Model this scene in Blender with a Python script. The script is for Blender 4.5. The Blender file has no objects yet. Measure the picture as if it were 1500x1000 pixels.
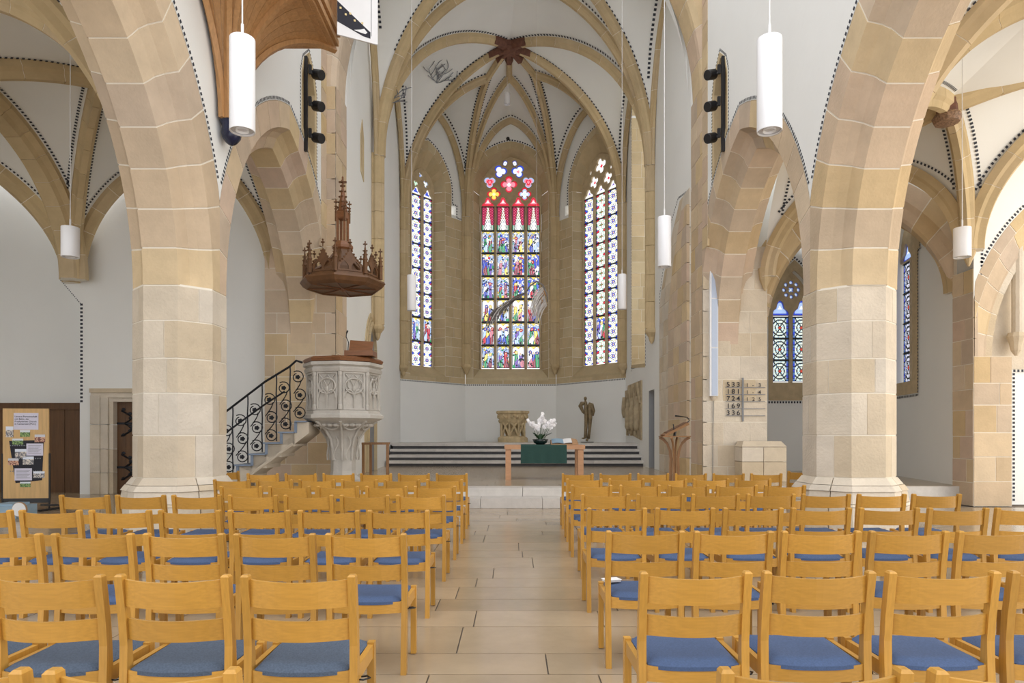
import bpy, math, random
from mathutils import Vector as V, Matrix

# ------------------------------------------------------------------ camera, world, lights, exposure
sc = bpy.context.scene
col = sc.collection
CAMZ = 1.392
F = 1000.0
VX, VY = 752.0, 636.0
cam_d = bpy.data.cameras.new('camera')
cam = bpy.data.objects.new('camera', cam_d); col.objects.link(cam)
cam.location = (0, 0, CAMZ); cam.rotation_euler = (math.pi / 2, 0, 0)
cam_d.sensor_width = 36.0; cam_d.lens = F / 1500 * 36
cam_d.shift_x = -(VX - 750) / 1500; cam_d.shift_y = (VY - 500) / 1500
cam_d.clip_end = 300
sc.camera = cam
sc.view_settings.view_transform = 'Standard'; sc.view_settings.look = 'None'
sc.view_settings.gamma = 1.0; sc.view_settings.use_curve_mapping = False
sc.view_settings.exposure = 0.77
w = bpy.data.worlds.new('overcast_sky'); sc.world = w; w.use_nodes = True
w.node_tree.nodes['Background'].inputs[0].default_value = (0.97, 0.975, 1.0, 1)
w.node_tree.nodes['Background'].inputs[1].default_value = 1.12
sc.cycles.use_denoising = True
sc.cycles.max_bounces = 8; sc.cycles.diffuse_bounces = 5; sc.cycles.transmission_bounces = 4
sc.cycles.sample_clamp_indirect = 6.0

def area(name, loc, target, sx, sy, power, color, spread=180):
    d = bpy.data.lights.new(name, 'AREA'); d.shape = 'RECTANGLE'; d.size = sx; d.size_y = sy
    d.energy = power; d.color = color; d.spread = math.radians(spread)
    o = bpy.data.objects.new(name, d); col.objects.link(o)
    o.location = loc
    o.rotation_euler = (V(target) - V(loc)).to_track_quat('-Z', 'Y').to_euler()
    return o
# sun side: daylight through the windows of the right aisle, beyond the right edge of the picture
area('daylight_south_aisle_offscreen', (17.0, 5.5, 4.6), (6.0, 10.5, 3.0), 6.0, 6.0, 420, (1.0, 0.87, 0.68))
# every window in view is lit by the sky behind its glass

# ------------------------------------------------------------------ helpers
def P(px, py, d):
    return V(((px - VX) / F * d, d, CAMZ - (py - VY) / F * d))
def PX(px, d): return (px - VX) / F * d
def PZ(py, d): return CAMZ - (py - VY) / F * d
UP = V((0, 0, 1))

class MB:
    def __init__(s): s.v = []; s.f = []
    def add(s, vs, fs):
        b = len(s.v); s.v += [tuple(p) for p in vs]; s.f += [tuple(i + b for i in f) for f in fs]; return s
    def box(s, c, d, rz=0.0, M=None):
        hx, hy, hz = d[0] / 2, d[1] / 2, d[2] / 2
        m = M or Matrix.Rotation(rz, 3, 'Z')
        vs = [V(c) + m @ V((x * hx, y * hy, z * hz)) for z in (-1, 1) for x, y in ((-1, -1), (1, -1), (1, 1), (-1, 1))]
        return s.add(vs, [(3, 2, 1, 0), (4, 5, 6, 7), (0, 1, 5, 4), (1, 2, 6, 5), (2, 3, 7, 6), (3, 0, 4, 7)])
    def hexa(s, a, b):
        n = len(a)
        fs = [tuple(range(n - 1, -1, -1)), tuple(range(n, 2 * n))]
        fs += [(i, (i + 1) % n, n + (i + 1) % n, n + i) for i in range(n)]
        return s.add(list(a) + list(b), fs)
    def rings(s, rs, closed=True, cap=True):
        n = len(rs[0]); vs = [p for r in rs for p in r]; fs = []
        m = n if closed else n - 1
        for j in range(len(rs) - 1):
            for i in range(m):
                fs.append((j * n + i, j * n + (i + 1) % n, (j + 1) * n + (i + 1) % n, (j + 1) * n + i))
        if cap and closed:
            fs.append(tuple(range(n - 1, -1, -1))); fs.append(tuple(range((len(rs) - 1) * n, len(rs) * n)))
        return s.add(vs, fs)
    def tube(s, pts, r, n=6, closed=False):
        pts = [V(p) for p in pts]; rs = []; N = len(pts)
        prev = None
        for i, p in enumerate(pts):
            if closed: t = pts[(i + 1) % N] - pts[i - 1]
            else: t = pts[min(i + 1, N - 1)] - pts[max(i - 1, 0)]
            if t.length < 1e-9: t = V((0, 0, 1))
            t.normalize()
            if prev is None:
                a = UP if abs(t.z) < .9 else V((1, 0, 0))
                x = t.cross(a).normalized()
            else:
                x = (prev - t * prev.dot(t))
                x = x.normalized() if x.length > 1e-6 else t.orthogonal().normalized()
            prev = x; y = t.cross(x)
            rr = r[i] if isinstance(r, (list, tuple)) else r
            rs.append([p + x * (rr * math.cos(2 * math.pi * k / n)) + y * (rr * math.sin(2 * math.pi * k / n)) for k in range(n)])
        if closed: rs.append(rs[0])
        return s.rings(rs, True, not closed)
    def lathe(s, prof, n=16, c=(0, 0, 0), a0=0.0, cap=True):
        c = V(c)
        rs = [[c + V((r * math.cos(a0 + 2 * math.pi * k / n), r * math.sin(a0 + 2 * math.pi * k / n), z)) for k in range(n)] for r, z in prof]
        return s.rings(rs, True, cap)
    def grid(s, fn, nu, nv):
        vs = [fn(i / nu, j / nv) for j in range(nv + 1) for i in range(nu + 1)]
        fs = [(j * (nu + 1) + i, j * (nu + 1) + i + 1, (j + 1) * (nu + 1) + i + 1, (j + 1) * (nu + 1) + i) for j in range(nv) for i in range(nu)]
        return s.add(vs, fs)
    def ball(s, c, r, n=10, m=6):
        r = V(r) if not isinstance(r, (int, float)) else V((r, r, r)); c = V(c)
        rs = []
        for j in range(m + 1):
            a = -math.pi / 2 + math.pi * j / m
            q = max(math.cos(a), .02)
            rs.append([c + V((r.x * q * math.cos(2 * math.pi * k / n), r.y * q * math.sin(2 * math.pi * k / n), r.z * math.sin(a))) for k in range(n)])
        return s.rings(rs)
    def build(s, name, mat, parent=None, smooth=False, **tags):
        me = bpy.data.meshes.new(name); me.from_pydata(s.v, [], s.f); me.update()
        return link(name, me, mat, parent, smooth, **tags)

def link(name, me, mat, parent=None, smooth=False, **tags):
    if mat is not None and not me.materials: me.materials.append(mat)
    if smooth:
        me.polygons.foreach_set('use_smooth', [True] * len(me.polygons))
    o = bpy.data.objects.new(name, me); col.objects.link(o)
    put(o, parent)
    for k, v in tags.items(): o[k] = v
    return o
WORLD = {}
def put(o, parent):
    if parent is not None:
        o.parent = parent
        t = WORLD.get(parent.name, V((0, 0, 0)))
        o.matrix_parent_inverse = Matrix.Translation(-t)
    WORLD[o.name] = V((0, 0, 0))
def thing(name, label, category, loc=(0, 0, 0), group=None, kind=None):
    o = bpy.data.objects.new(name, None); col.objects.link(o); o.location = loc
    WORLD[o.name] = V(loc)
    o['label'] = label; o['category'] = category
    if group: o['group'] = group
    if kind: o['kind'] = kind
    return o
def tag(o, label, category, group=None, kind=None):
    o['label'] = label; o['category'] = category
    if group: o['group'] = group
    if kind: o['kind'] = kind
    return o

# ------------------------------------------------------------------ materials
def mat(name, color, rough=.6, var=.06, scale=6.0, bump=0.0, bscale=40.0, metal=0.0, obj_var=0.0, stretch=None, spec=.5, coat=0.0):
    m = bpy.data.materials.new(name); m.use_nodes = True
    nt = m.node_tree; N = nt.nodes; L = nt.links
    b = N['Principled BSDF']
    b.inputs['Roughness'].default_value = rough; b.inputs['Metallic'].default_value = metal
    b.inputs['Specular IOR Level'].default_value = spec
    if coat: b.inputs['Coat Weight'].default_value = coat; b.inputs['Coat Roughness'].default_value = .12
    tc = N.new('ShaderNodeTexCoord'); mp = N.new('ShaderNodeMapping')
    L.new(tc.outputs['Object'], mp.inputs['Vector'])
    if stretch: mp.inputs['Scale'].default_value = stretch
    nz = N.new('ShaderNodeTexNoise'); nz.inputs['Scale'].default_value = scale; nz.inputs['Detail'].default_value = 5
    L.new(mp.outputs[0], nz.inputs['Vector'])
    mr = N.new('ShaderNodeMapRange'); mr.inputs[1].default_value = .3; mr.inputs[2].default_value = .7
    mr.inputs[3].default_value = 1 - var; mr.inputs[4].default_value = 1 + var
    L.new(nz.outputs[0], mr.inputs[0])
    fac = mr.outputs[0]
    if obj_var:
        oi = N.new('ShaderNodeObjectInfo'); m2 = N.new('ShaderNodeMapRange')
        m2.inputs[3].default_value = 1 - obj_var; m2.inputs[4].default_value = 1 + obj_var
        L.new(oi.outputs['Random'], m2.inputs[0])
        mm = N.new('ShaderNodeMath'); mm.operation = 'MULTIPLY'
        L.new(fac, mm.inputs[0]); L.new(m2.outputs[0], mm.inputs[1]); fac = mm.outputs[0]
    mx = N.new('ShaderNodeVectorMath'); mx.operation = 'SCALE'
    mx.inputs[0].default_value = color[:3]; L.new(fac, mx.inputs['Scale'])
    L.new(mx.outputs[0], b.inputs['Base Color'])
    if bump:
        nb = N.new('ShaderNodeTexNoise'); nb.inputs['Scale'].default_value = bscale; nb.inputs['Detail'].default_value = 6
        L.new(mp.outputs[0], nb.inputs['Vector'])
        bp = N.new('ShaderNodeBump'); bp.inputs['Strength'].default_value = bump; bp.inputs['Distance'].default_value = .02
        L.new(nb.outputs[0], bp.inputs['Height']); L.new(bp.outputs[0], b.inputs['Normal'])
    return m

def stone(name, cols, rough=.85, bump=.35, fine=.10, per_island=False, rlo=None):
    m = bpy.data.materials.new(name); m.use_nodes = True
    nt = m.node_tree; N = nt.nodes; L = nt.links; b = N['Principled BSDF']
    b.inputs['Roughness'].default_value = rough
    b.inputs['Specular IOR Level'].default_value = .3 if rough > .5 else .5
    if per_island:
        oi = N.new('ShaderNodeNewGeometry'); rnd = oi.outputs['Random Per Island']
    else:
        oi = N.new('ShaderNodeObjectInfo'); rnd = oi.outputs['Random']
    cr = N.new('ShaderNodeValToRGB'); el = cr.color_ramp.elements
    while len(el) < len(cols): el.new(.5)
    for i, c in enumerate(cols):
        el[i].position = i / max(1, len(cols) - 1); el[i].color = (*c, 1)
    L.new(rnd, cr.inputs[0])
    tc = N.new('ShaderNodeTexCoord')
    n1 = N.new('ShaderNodeTexNoise'); n1.inputs['Scale'].default_value = 2.3; n1.inputs['Detail'].default_value = 8; n1.inputs['Roughness'].default_value = .65
    L.new(tc.outputs['Object'], n1.inputs['Vector'])
    mr = N.new('ShaderNodeMapRange'); mr.inputs[1].default_value = .3; mr.inputs[2].default_value = .7
    mr.inputs[3].default_value = 1 - fine; mr.inputs[4].default_value = 1 + fine
    L.new(n1.outputs[0], mr.inputs[0])
    mx = N.new('ShaderNodeVectorMath'); mx.operation = 'SCALE'
    L.new(cr.outputs[0], mx.inputs[0]); L.new(mr.outputs[0], mx.inputs['Scale'])
    L.new(mx.outputs[0], b.inputs['Base Color'])
    if bump:
        n2 = N.new('ShaderNodeTexNoise'); n2.inputs['Scale'].default_value = 28; n2.inputs['Detail'].default_value = 8
        L.new(tc.outputs['Object'], n2.inputs['Vector'])
        bp = N.new('ShaderNodeBump'); bp.inputs['Strength'].default_value = bump; bp.inputs['Distance'].default_value = .015
        L.new(n2.outputs[0], bp.inputs['Height']); L.new(bp.outputs[0], b.inputs['Normal'])
    return m

def glass_mat():
    m = bpy.data.materials.new('stained_glass'); m.use_nodes = True
    nt = m.node_tree; N = nt.nodes; L = nt.links
    for n in list(N):
        if n.type == 'BSDF_PRINCIPLED': N.remove(n)
    out = [n for n in N if n.type == 'OUTPUT_MATERIAL'][0]
    at = N.new('ShaderNodeAttribute'); at.attribute_name = 'tint'
    tr = N.new('ShaderNodeBsdfTranslucent')
    dn = N.new('ShaderNodeVectorMath'); dn.operation = 'SCALE'; dn.inputs['Scale'].default_value = .75
    L.new(at.outputs['Color'], dn.inputs[0]); L.new(dn.outputs[0], tr.inputs['Color'])
    gl = N.new('ShaderNodeBsdfGlossy'); gl.inputs['Roughness'].default_value = .2
    mx = N.new('ShaderNodeMixShader'); mx.inputs[0].default_value = .03
    L.new(tr.outputs[0], mx.inputs[1]); L.new(gl.outputs[0], mx.inputs[2]); L.new(mx.outputs[0], out.inputs[0])
    return m

def tinted(name):
    m = bpy.data.materials.new(name); m.use_nodes = True
    nt = m.node_tree; at = nt.nodes.new('ShaderNodeAttribute'); at.attribute_name = 'tint'
    nt.links.new(at.outputs['Color'], nt.nodes['Principled BSDF'].inputs['Base Color'])
    nt.nodes['Principled BSDF'].inputs['Roughness'].default_value = .45
    return m

M = {}
M['plaster'] = mat('white_plaster', (.83, .84, .82), .9, .02, .7, .12, 9)
M['vault_plaster'] = mat('vault_plaster', (.83, .84, .82), .9, .03, .6, .12, 9)
M['mortar'] = mat('mortar', (.80, .75, .65), .95, .05)
M['stone'] = stone('pier_stone', [(.54, .425, .30), (.61, .475, .325), (.58, .445, .345), (.65, .535, .395), (.58, .43, .235), (.52, .425, .335), (.63, .50, .345), (.61, .475, .28)])
M['stone_low'] = stone('pier_stone_low', [(.60, .52, .41), (.68, .61, .50), (.57, .47, .33), (.66, .59, .49), (.62, .56, .47)], bump=.6)
M['apse_stone'] = stone('apse_stone', [(.53, .42, .25), (.59, .47, .29), (.49, .39, .235), (.61, .51, .33)], bump=.3)
M['rib_stone'] = stone('rib_stone', [(.53, .41, .235), (.59, .46, .27), (.50, .385, .22), (.57, .45, .285)], bump=.2)
M['floor_stone'] = stone('floor_stone', [(.37, .285, .185), (.43, .335, .225), (.40, .31, .205), (.34, .265, .175)], rough=.17, bump=.02, fine=.10)
M['floor_rest'] = stone('floor_rest', [(.37, .285, .185), (.43, .335, .225), (.40, .31, .205)], rough=.17, bump=.02, per_island=True)
M['floor_joint'] = mat('floor_joint', (.16, .13, .10), .9)
M['step_stone'] = stone('step_stone', [(.56, .53, .50), (.64, .61, .57), (.60, .57, .53)], rough=.5, bump=.15, fine=.14)
M['riser'] = mat('dark_riser', (.11, .11, .115), .8, .1)
M['paint'] = mat('black_border_paint', (.035, .04, .055), .8, .1)
M['grey_paint'] = mat('grey_paint', (.22, .23, .25), .8, .1)
M['wood'] = mat('beech_wood', (.51, .265, .047), .30, .09, 9, 0, 40, obj_var=.13, stretch=(.8, 12, 12))
M['wood_v'] = mat('beech_wood_upright', (.51, .265, .047), .30, .09, 9, 0, 40, obj_var=.13, stretch=(12, 12, .8))
M['fabric'] = mat('blue_seat_fabric', (.066, .105, .205), .95, .14, 130, .25, 260, obj_var=.08)
M['fabric_grey'] = mat('slate_blue_seat_fabric', (.078, .105, .15), .95, .22, 130, .35, 260, obj_var=.05)
M['oak'] = mat('gallery_oak', (.42, .225, .09), .5, .14, 4, .05, 30, obj_var=.06, stretch=(7, 7, 1.2))
M['darkwood'] = mat('carved_dark_wood', (.15, .070, .028), .5, .2, 8, .1, 40)
M['railwood'] = mat('pulpit_rail_wood', (.22, .09, .035), .4, .15, 6, stretch=(1, 6, 6))
M['panelwood'] = mat('wall_panel_wood', (.12, .055, .018), .5, .2, 3, stretch=(6, 6, .6), obj_var=.12)
M['pine'] = mat('pine_board', (.62, .40, .17), .55, .12, 3, stretch=(8, 8, .7))
M['altarwood'] = mat('altar_wood', (.50, .27, .14), .45, .1, 5, stretch=(1, 6, 6))
M['lectwood'] = mat('lectern_wood', (.25, .125, .048), .45, .15, 5, stretch=(6, 6, 1))
M['pulpit_stone'] = stone('pulpit_stone', [(.50, .47, .42), (.54, .51, .46)], bump=.4, fine=.14)
M['stair_stone'] = mat('stair_stone', (.56, .49, .39), .8, .08, 4, .2)
M['stair_edge'] = mat('blue_grey_stair_edge', (.20, .25, .33), .75, .12, 6)
M['iron'] = mat('wrought_iron', (.02, .022, .028), .45, .2, 10, metal=.6)
M['black'] = mat('black_metal', (.012, .012, .014), .4, .1)
M['lamp'] = mat('white_lamp_metal', (.84, .85, .87), .35, .01)
M['lampglass'] = mat('lamp_diffuser', (.66, .68, .72), .3, .02)
M['cable'] = mat('white_cable', (.75, .75, .75), .5, 0)
M['green'] = mat('green_altar_cloth', (.020, .062, .052), .9, .12, 60, .15, 120)
M['bronze'] = mat('bronze', (.24, .18, .10), .5, .3, 9, .5, 14, metal=.35)
M['font'] = mat('font_sandstone', (.56, .44, .26), .9, .2, 5, .6, 16)
M['relief'] = mat('relief_sandstone', (.42, .34, .22), .9, .2, 6, .6, 20)
M['speaker'] = mat('pale_blue_speaker_cloth', (.50, .58, .72), .7, .03, 80)
M['navy'] = mat('navy_glazed_corbel', (.012, .016, .045), .2, .2)
M['lead'] = mat('lead_bar', (.03, .032, .03), .6)
M['tracery'] = mat('tracery_stone', (.53, .42, .26), .85, .12, 6, .2)
M['grey_door'] = mat('grey_door_recess', (.30, .31, .32), .7, .03)
M['leaf'] = mat('orchid_leaf', (.02, .07, .02), .4, .3)
M['petal'] = mat('orchid_petal', (.85, .84, .86), .6, .03)
M['bowl'] = mat('dark_green_bowl', (.008, .02, .018), .25)
M['paper'] = mat('white_paper', (.82, .82, .82), .8, .02)
M['lilac_paper'] = mat('lilac_paper', (.66, .64, .76), .8, .02)
M['ink'] = mat('black_ink', (.02, .02, .03), .8)
M['bluepage'] = mat('blue_page', (.25, .38, .50), .8, .05)
M['tan'] = mat('tan_leather', (.42, .25, .13), .7)
M['feather'] = mat('grey_feather_fibre', (.20, .185, .175), .5, .3, 20)
M['feather_light'] = mat('pale_feather_fibre', (.72, .70, .68), .5, .1, 20)
M['feather_orange'] = mat('amber_feather_fibre', (.60, .34, .14), .5, .1, 20)
M['redstone'] = mat('painted_red_boss', (.15, .06, .035), .7, .3, 9)
M['multi'] = mat('painted_boss_relief', (.26, .16, .10), .7, .5, 30)
M['gold'] = mat('gold_leaf', (.75, .60, .28), .4)
M['lightblue'] = mat('light_blue_cover', (.30, .42, .52), .7)
M['glass'] = glass_mat()
M['tint'] = tinted('printed_photo')

# ------------------------------------------------------------------ generic builders
def plate(name, loops, thick, O, U, W, m, parent=None, **tags):
    """flat slab with holes; front at O plane, going back by thick along -(UxW)"""
    cu = bpy.data.curves.new(name, 'CURVE'); cu.dimensions = '2D'; cu.fill_mode = 'BOTH'; cu.extrude = thick / 2
    for lp in loops:
        sp = cu.splines.new('POLY'); sp.points.add(len(lp) - 1); sp.use_cyclic_u = True
        for q, (a, b) in zip(sp.points, lp): q.co = (a, b, 0, 1)
    ob = bpy.data.objects.new('tmp', cu)
    me = bpy.data.meshes.new_from_object(ob)
    bpy.data.objects.remove(ob); bpy.data.curves.remove(cu)
    O = V(O); U = V(U); W = V(W); Nn = U.cross(W)
    for v in me.vertices:
        c = v.co.copy(); v.co = O + U * c.x + W * c.y + Nn * (c.z - thick / 2)
    me.name = name; me.materials.clear()
    return link(name, me, m, parent, **tags)

def text(name, body, size, O, U, W, m, parent=None, extrude=.003, bold=0.0, align='LEFT', spacing=1.0):
    cu = bpy.data.curves.new(name, 'FONT'); cu.body = body; cu.size = size; cu.extrude = extrude; cu.offset = bold
    cu.align_x = align; cu.space_line = spacing
    ob = bpy.data.objects.new('tmp', cu)
    me = bpy.data.meshes.new_from_object(ob)
    bpy.data.objects.remove(ob); bpy.data.curves.remove(cu)
    O = V(O); U = V(U); W = V(W); Nn = U.cross(W)
    for v in me.vertices:
        c = v.co.copy(); v.co = O + U * c.x + W * c.y + Nn * c.z
    me.name = name; me.materials.clear()
    return link(name, me, m, parent)

def arch_c(wd, h): return (h * h - wd * wd) / (2 * wd)
def arch_pts(cx, z0, wd, h, off=0.0, n=12):
    """two-centred arch from left springing to right springing"""
    c = arch_c(wd, h); R = wd + c; Ro = R + off
    fm = math.acos(max(-1, min(1, c / Ro)))
    L = [(cx + c - Ro * math.cos(fm * i / n), z0 + Ro * math.sin(fm * i / n)) for i in range(n + 1)]
    return L + [(2 * cx - x, z) for x, z in reversed(L[:-1])]

def arch_ring(root, cx, z0, wd, h, prof, nseg, mp, m, clamp=(-1e9, 1e9), halves=(0, 1), core=True, sub=3, name='voussoir', gap=.010, zmin=None):
    c = arch_c(wd, h); R = wd + c
    def pt(half, phi, u, r):
        Ro = R + r
        s = cx + c - Ro * math.cos(phi); z = z0 + Ro * math.sin(phi)
        if s > cx: # past the apex plane
            s = cx
        if half: s = 2 * cx - s
        s = min(max(s, clamp[0]), clamp[1])
        return mp(s, z, u)
    fm = math.acos(max(-1, min(1, c / R)))
    fm2 = math.acos(max(-1, min(1, c / (R + max(r for u, r in prof)))))
    for half in halves:
        for k in range(nseg):
            a, b = k / nseg, (k + 1) / nseg
            def PH(t, r, fm_=fm): return t
            mb = MB(); rs = []
            for j in range(sub + 1):
                t = a + (b - a) * j / sub
                if j == 0: t += gap / (R * fm)
                if j == sub and k < nseg - 1: t -= gap / (R * fm)
                ring = []
                for (u, r) in prof:
                    fr = math.acos(max(-1, min(1, c / (R + r))))
                    ring.append(pt(half, t * fr, u, r))
                rs.append(ring)
            if half: rs = [list(reversed(q)) for q in rs]
            mb.rings(rs); mb.build(name, m, root)
        if core:
            ins = []
            uc = sum(u for u, r in prof) / len(prof); rc = max(r for u, r in prof) * .6
            for (u, r) in prof:
                ins.append((u + (.007 if u < uc else -.007), r + .007 if r < rc else r - .007))
            rs = []
            for j in range(25):
                t = j / 24; ring = []
                for (u, r) in ins:
                    fr = math.acos(max(-1, min(1, c / (R + r))))
                    ring.append(pt(half, t * fr, u, r))
                rs.append(ring)
            if half: rs = [list(reversed(q)) for q in rs]
            MB().rings(rs).build('mortar_core', M['mortar'], root)

def masonry(parent, O, U, N, courses, uL, uR, blk, m, seed=1, depth=.10, gap=.008, name='stone_block', mortar=True, W=UP):
    """blocks laid on the plane O + u*U + z*W, facing N"""
    rnd = random.Random(seed); O = V(O); U = V(U).normalized(); N = V(N).normalized()
    mo = MB(); n = 0
    for ci in range(len(courses) - 1):
        z0, z1 = courses[ci], courses[ci + 1]
        a0, a1, b0, b1 = uL(z0 + .01), uL(z1 - .01), uR(z0 + .01), uR(z1 - .01)
        if min(b0 - a0, b1 - a1) < .04: continue
        wid = ((b0 - a0) + (b1 - a1)) / 2
        js = [0.0]; x = (rnd.uniform(.35, 1.0) if ci % 2 else rnd.uniform(.7, 1.15)) * blk
        while x < wid - .35 * blk:
            js.append(x / wid); x += rnd.uniform(.7, 1.25) * blk
        js.append(1.0)
        def at(f, z, k): 
            return (a0 + (b0 - a0) * f) if k == 0 else (a1 + (b1 - a1) * f)
        mo.add([O + U * q + W * z - N * .008 for q, z in ((a0, z0), (b0, z0), (b1, z1), (a1, z1))], [(0, 1, 2, 3)])
        for j in range(len(js) - 1):
            q = [(at(js[j], z0, 0) + gap, z0 + gap), (at(js[j + 1], z0, 0) - gap, z0 + gap), (at(js[j + 1], z1, 1) - gap, z1 - gap), (at(js[j], z1, 1) + gap, z1 - gap)]
            pr = rnd.uniform(-.003, .003)
            fr = [O + U * a + W * b + N * pr for a, b in q]
            bk = [O + U * a + W * b - N * depth for a, b in q]
            flip = U.cross(W).dot(N) > 0
            mb = MB()
            if flip: mb.hexa(bk, fr)
            else: mb.hexa(list(reversed(bk)), list(reversed(fr)))
            mb.build(name, m, parent); n += 1
    if mortar: mo.build('mortar_bed', M['mortar'], parent)
    return n

def courses(z0, z1, h, seed=0, jit=.15):
    r = random.Random(seed); n = max(1, round((z1 - z0) / h)); c = [z0]
    for i in range(1, n): c.append(z0 + (z1 - z0) * i / n + r.uniform(-jit, jit) * h * .5)
    return c + [z1]

class Dashes:
    """painted border squares, a film on the plaster"""
    def __init__(s): s.mb = MB()
    def quad(s, p, t, b, n, ln, ht):
        t = t * (ln / 2); b = b * (ht / 2); p = p + n * .004
        s.mb.add([p - t - b, p + t - b, p + t + b, p - t + b], [(0, 1, 2, 3)])
    def line(s, pts, n, pitch=.08, ht=.05, off=0.0, fill=.55):
        """pts polyline on a flat plane with normal n; off shifts sideways"""
        n = V(n).normalized(); acc = 0.0
        for a, b in zip(pts[:-1], pts[1:]):
            a, b = V(a), V(b); d = b - a; L = d.length
            if L < 1e-6: continue
            t = d / L; sd = n.cross(t)
            x = acc
            while x < L:
                s.quad(a + t * x + sd * off, t, sd, n, pitch * fill, ht); x += pitch
            acc = x - L
    def build(s, parent):
        if s.mb.v: s.mb.build('painted_border', M['paint'], parent, kind='stuff')

# ---- vault ribs and webs
def ribcurve(B, T, th=80.0):
    B = V(B); T = V(T); th = math.radians(th)
    def f(t):
        a = t * th; h = (1 - math.cos(a)) / (1 - math.cos(th)); v = math.sin(a) / math.sin(th)
        return V((B.x + (T.x - B.x) * h, B.y + (T.y - B.y) * h, B.z + (T.z - B.z) * v))
    return f
def straight(A, B):
    A = V(A); B = V(B)
    return lambda t: A.lerp(B, t)
RIBP = [(-.12, .05), (-.12, -.08), (-.075, -.13), (-.05, -.23), (.05, -.23), (.075, -.13), (.12, -.08), (.12, .05)]
def rib(parent, f, t0=0.0, t1=1.0, seg=.75, k=1.0, prof=RIBP, m=None, sub=4):
    m = m or M['rib_stone']
    n = 60; pts = [f(t0 + (t1 - t0) * i / n) for i in range(n + 1)]
    L = [0.0]
    for a, b in zip(pts[:-1], pts[1:]): L.append(L[-1] + (b - a).length)
    tot = L[-1]; ns = max(1, round(tot / seg))
    def at(s):
        s = min(max(s, 0), tot)
        for i in range(n):
            if L[i + 1] >= s - 1e-9: break
        q = (s - L[i]) / max(1e-9, L[i + 1] - L[i])
        return pts[i].lerp(pts[i + 1], q)
    hd = pts[-1] - pts[0]; hd.z = 0
    side = V((hd.y, -hd.x, 0)).normalized() if hd.length > 1e-4 else V((1, 0, 0))
    def ring(s, sh=0.0):
        p = at(s); t = (at(s + .02) - at(s - .02)).normalized(); nn = side.cross(t).normalized()
        if nn.z < 0: nn = -nn
        return [p + side * (x * k * (1 - sh)) + nn * (y * k * (1 - sh) - (.004 if sh else 0) * 0) for x, y in prof]
    core = MB().rings([ring(tot * i / 24, .05) for i in range(25)]).build('vault_rib', M['mortar'], parent)
    for i in range(ns):
        a, b = tot * i / ns + .006, tot * (i + 1) / ns - .006
        MB().rings([ring(a + (b - a) * j / sub) for j in range(sub + 1)]).build('rib_stone', m, core)
    return core
def web(mb, c1, c2, room, dash=None, d1=True, d2=True, off=.2, pitch=.1, nt=22, ns=5, ht=.055):
    mb.grid(lambda s, t: c1(t).lerp(c2(t), s), ns, nt)
    if dash is None: return
    room = V(room)
    for use, a, b in ((d1, c1, c2), (d2, c2, c1)):
        if not use: continue
        N = 400; acc = pitch; prev = a(.03)
        for i in range(1, N + 1):
            t = .03 + .96 * i / N; p = a(t); acc += (p - prev).length
            tg = (p - prev).normalized() if (p - prev).length > 1e-9 else UP
            prev = p
            if acc < pitch: continue
            acc = 0.0
            D = b(t) - p
            if D.length < off * 1.6: continue
            Dh = D.normalized(); nn = tg.cross(Dh)
            if nn.length < 1e-6: continue
            nn.normalize()
            if nn.dot(room - p) < 0: nn = -nn
            q = p + Dh * off
            dash.quad(q + nn * .012, tg, (Dh - tg * Dh.dot(tg)).normalized(), nn, pitch * .55, ht)

# ================================================================== STRUCTURE
PLZ = .36          # chancel platform height
CHZ = 1.09         # upper choir floor height
STEP1, STEP2 = 12.85, 13.25
LP = (-4.755, 9.755); RP = (4.80, 9.78); PA = .56
SX = {-1: LP[0], 1: RP[0]}
RESP_Y = 15.3
LX, RX = -3.98, 4.24   # chancel opening

# ---- nave floor
floor = MB().add([(-18, -2, -.012), (18, -2, -.012), (18, 17.4, -.012), (-18, 17.4, -.012)], [(0, 1, 2, 3)]).build('floor', M['floor_joint'])
tag(floor, 'polished beige limestone slab floor of the nave and aisles', 'floor', kind='structure')
rnd = random.Random(5)
ys = [1.6]
while ys[-1] < STEP1 - .35: ys.append(ys[-1] + rnd.choice([.38, .45, .52, .6, .66]))
ys[-1] = STEP1
rest = MB(); nslab = 0
for r in range(len(ys) - 1):
    x = -5.0 - rnd.uniform(0, .9)
    while x < 5.2:
        L = rnd.uniform(.75, 1.5); g = .0045
        mb = MB().box((x + L / 2, (ys[r] + ys[r + 1]) / 2, -.03), (L - 2 * g, ys[r + 1] - ys[r] - 2 * g, .06 + rnd.uniform(-.0006, .0006)))
        if nslab < 298 and x + L > -4.2: mb.build('floor_slab', M['floor_stone'], floor); nslab += 1
        else: rest.add(mb.v, mb.f)
        x += L
for (xa, xb, ya, yb) in ((-17.5, -5.6, 1.5, 16.4), (5.9, 17.5, 1.5, 13.0), (-17.5, 17.5, -1.8, 1.6)):
    y = ya
    while y < yb - .05:
        dy = min(.55, yb - y); x = xa - rnd.uniform(0, .8)
        while x < xb:
            L = rnd.uniform(.7, 1.4); x2 = min(x + L, xb)
            rest.box(((x + x2) / 2, y + dy / 2, -.03), (max(.02, x2 - x - .008), dy - .008, .06)); x = x2
        y += dy
rest.build('floor_slab', M['floor_rest'], floor, kind='stuff')

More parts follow.
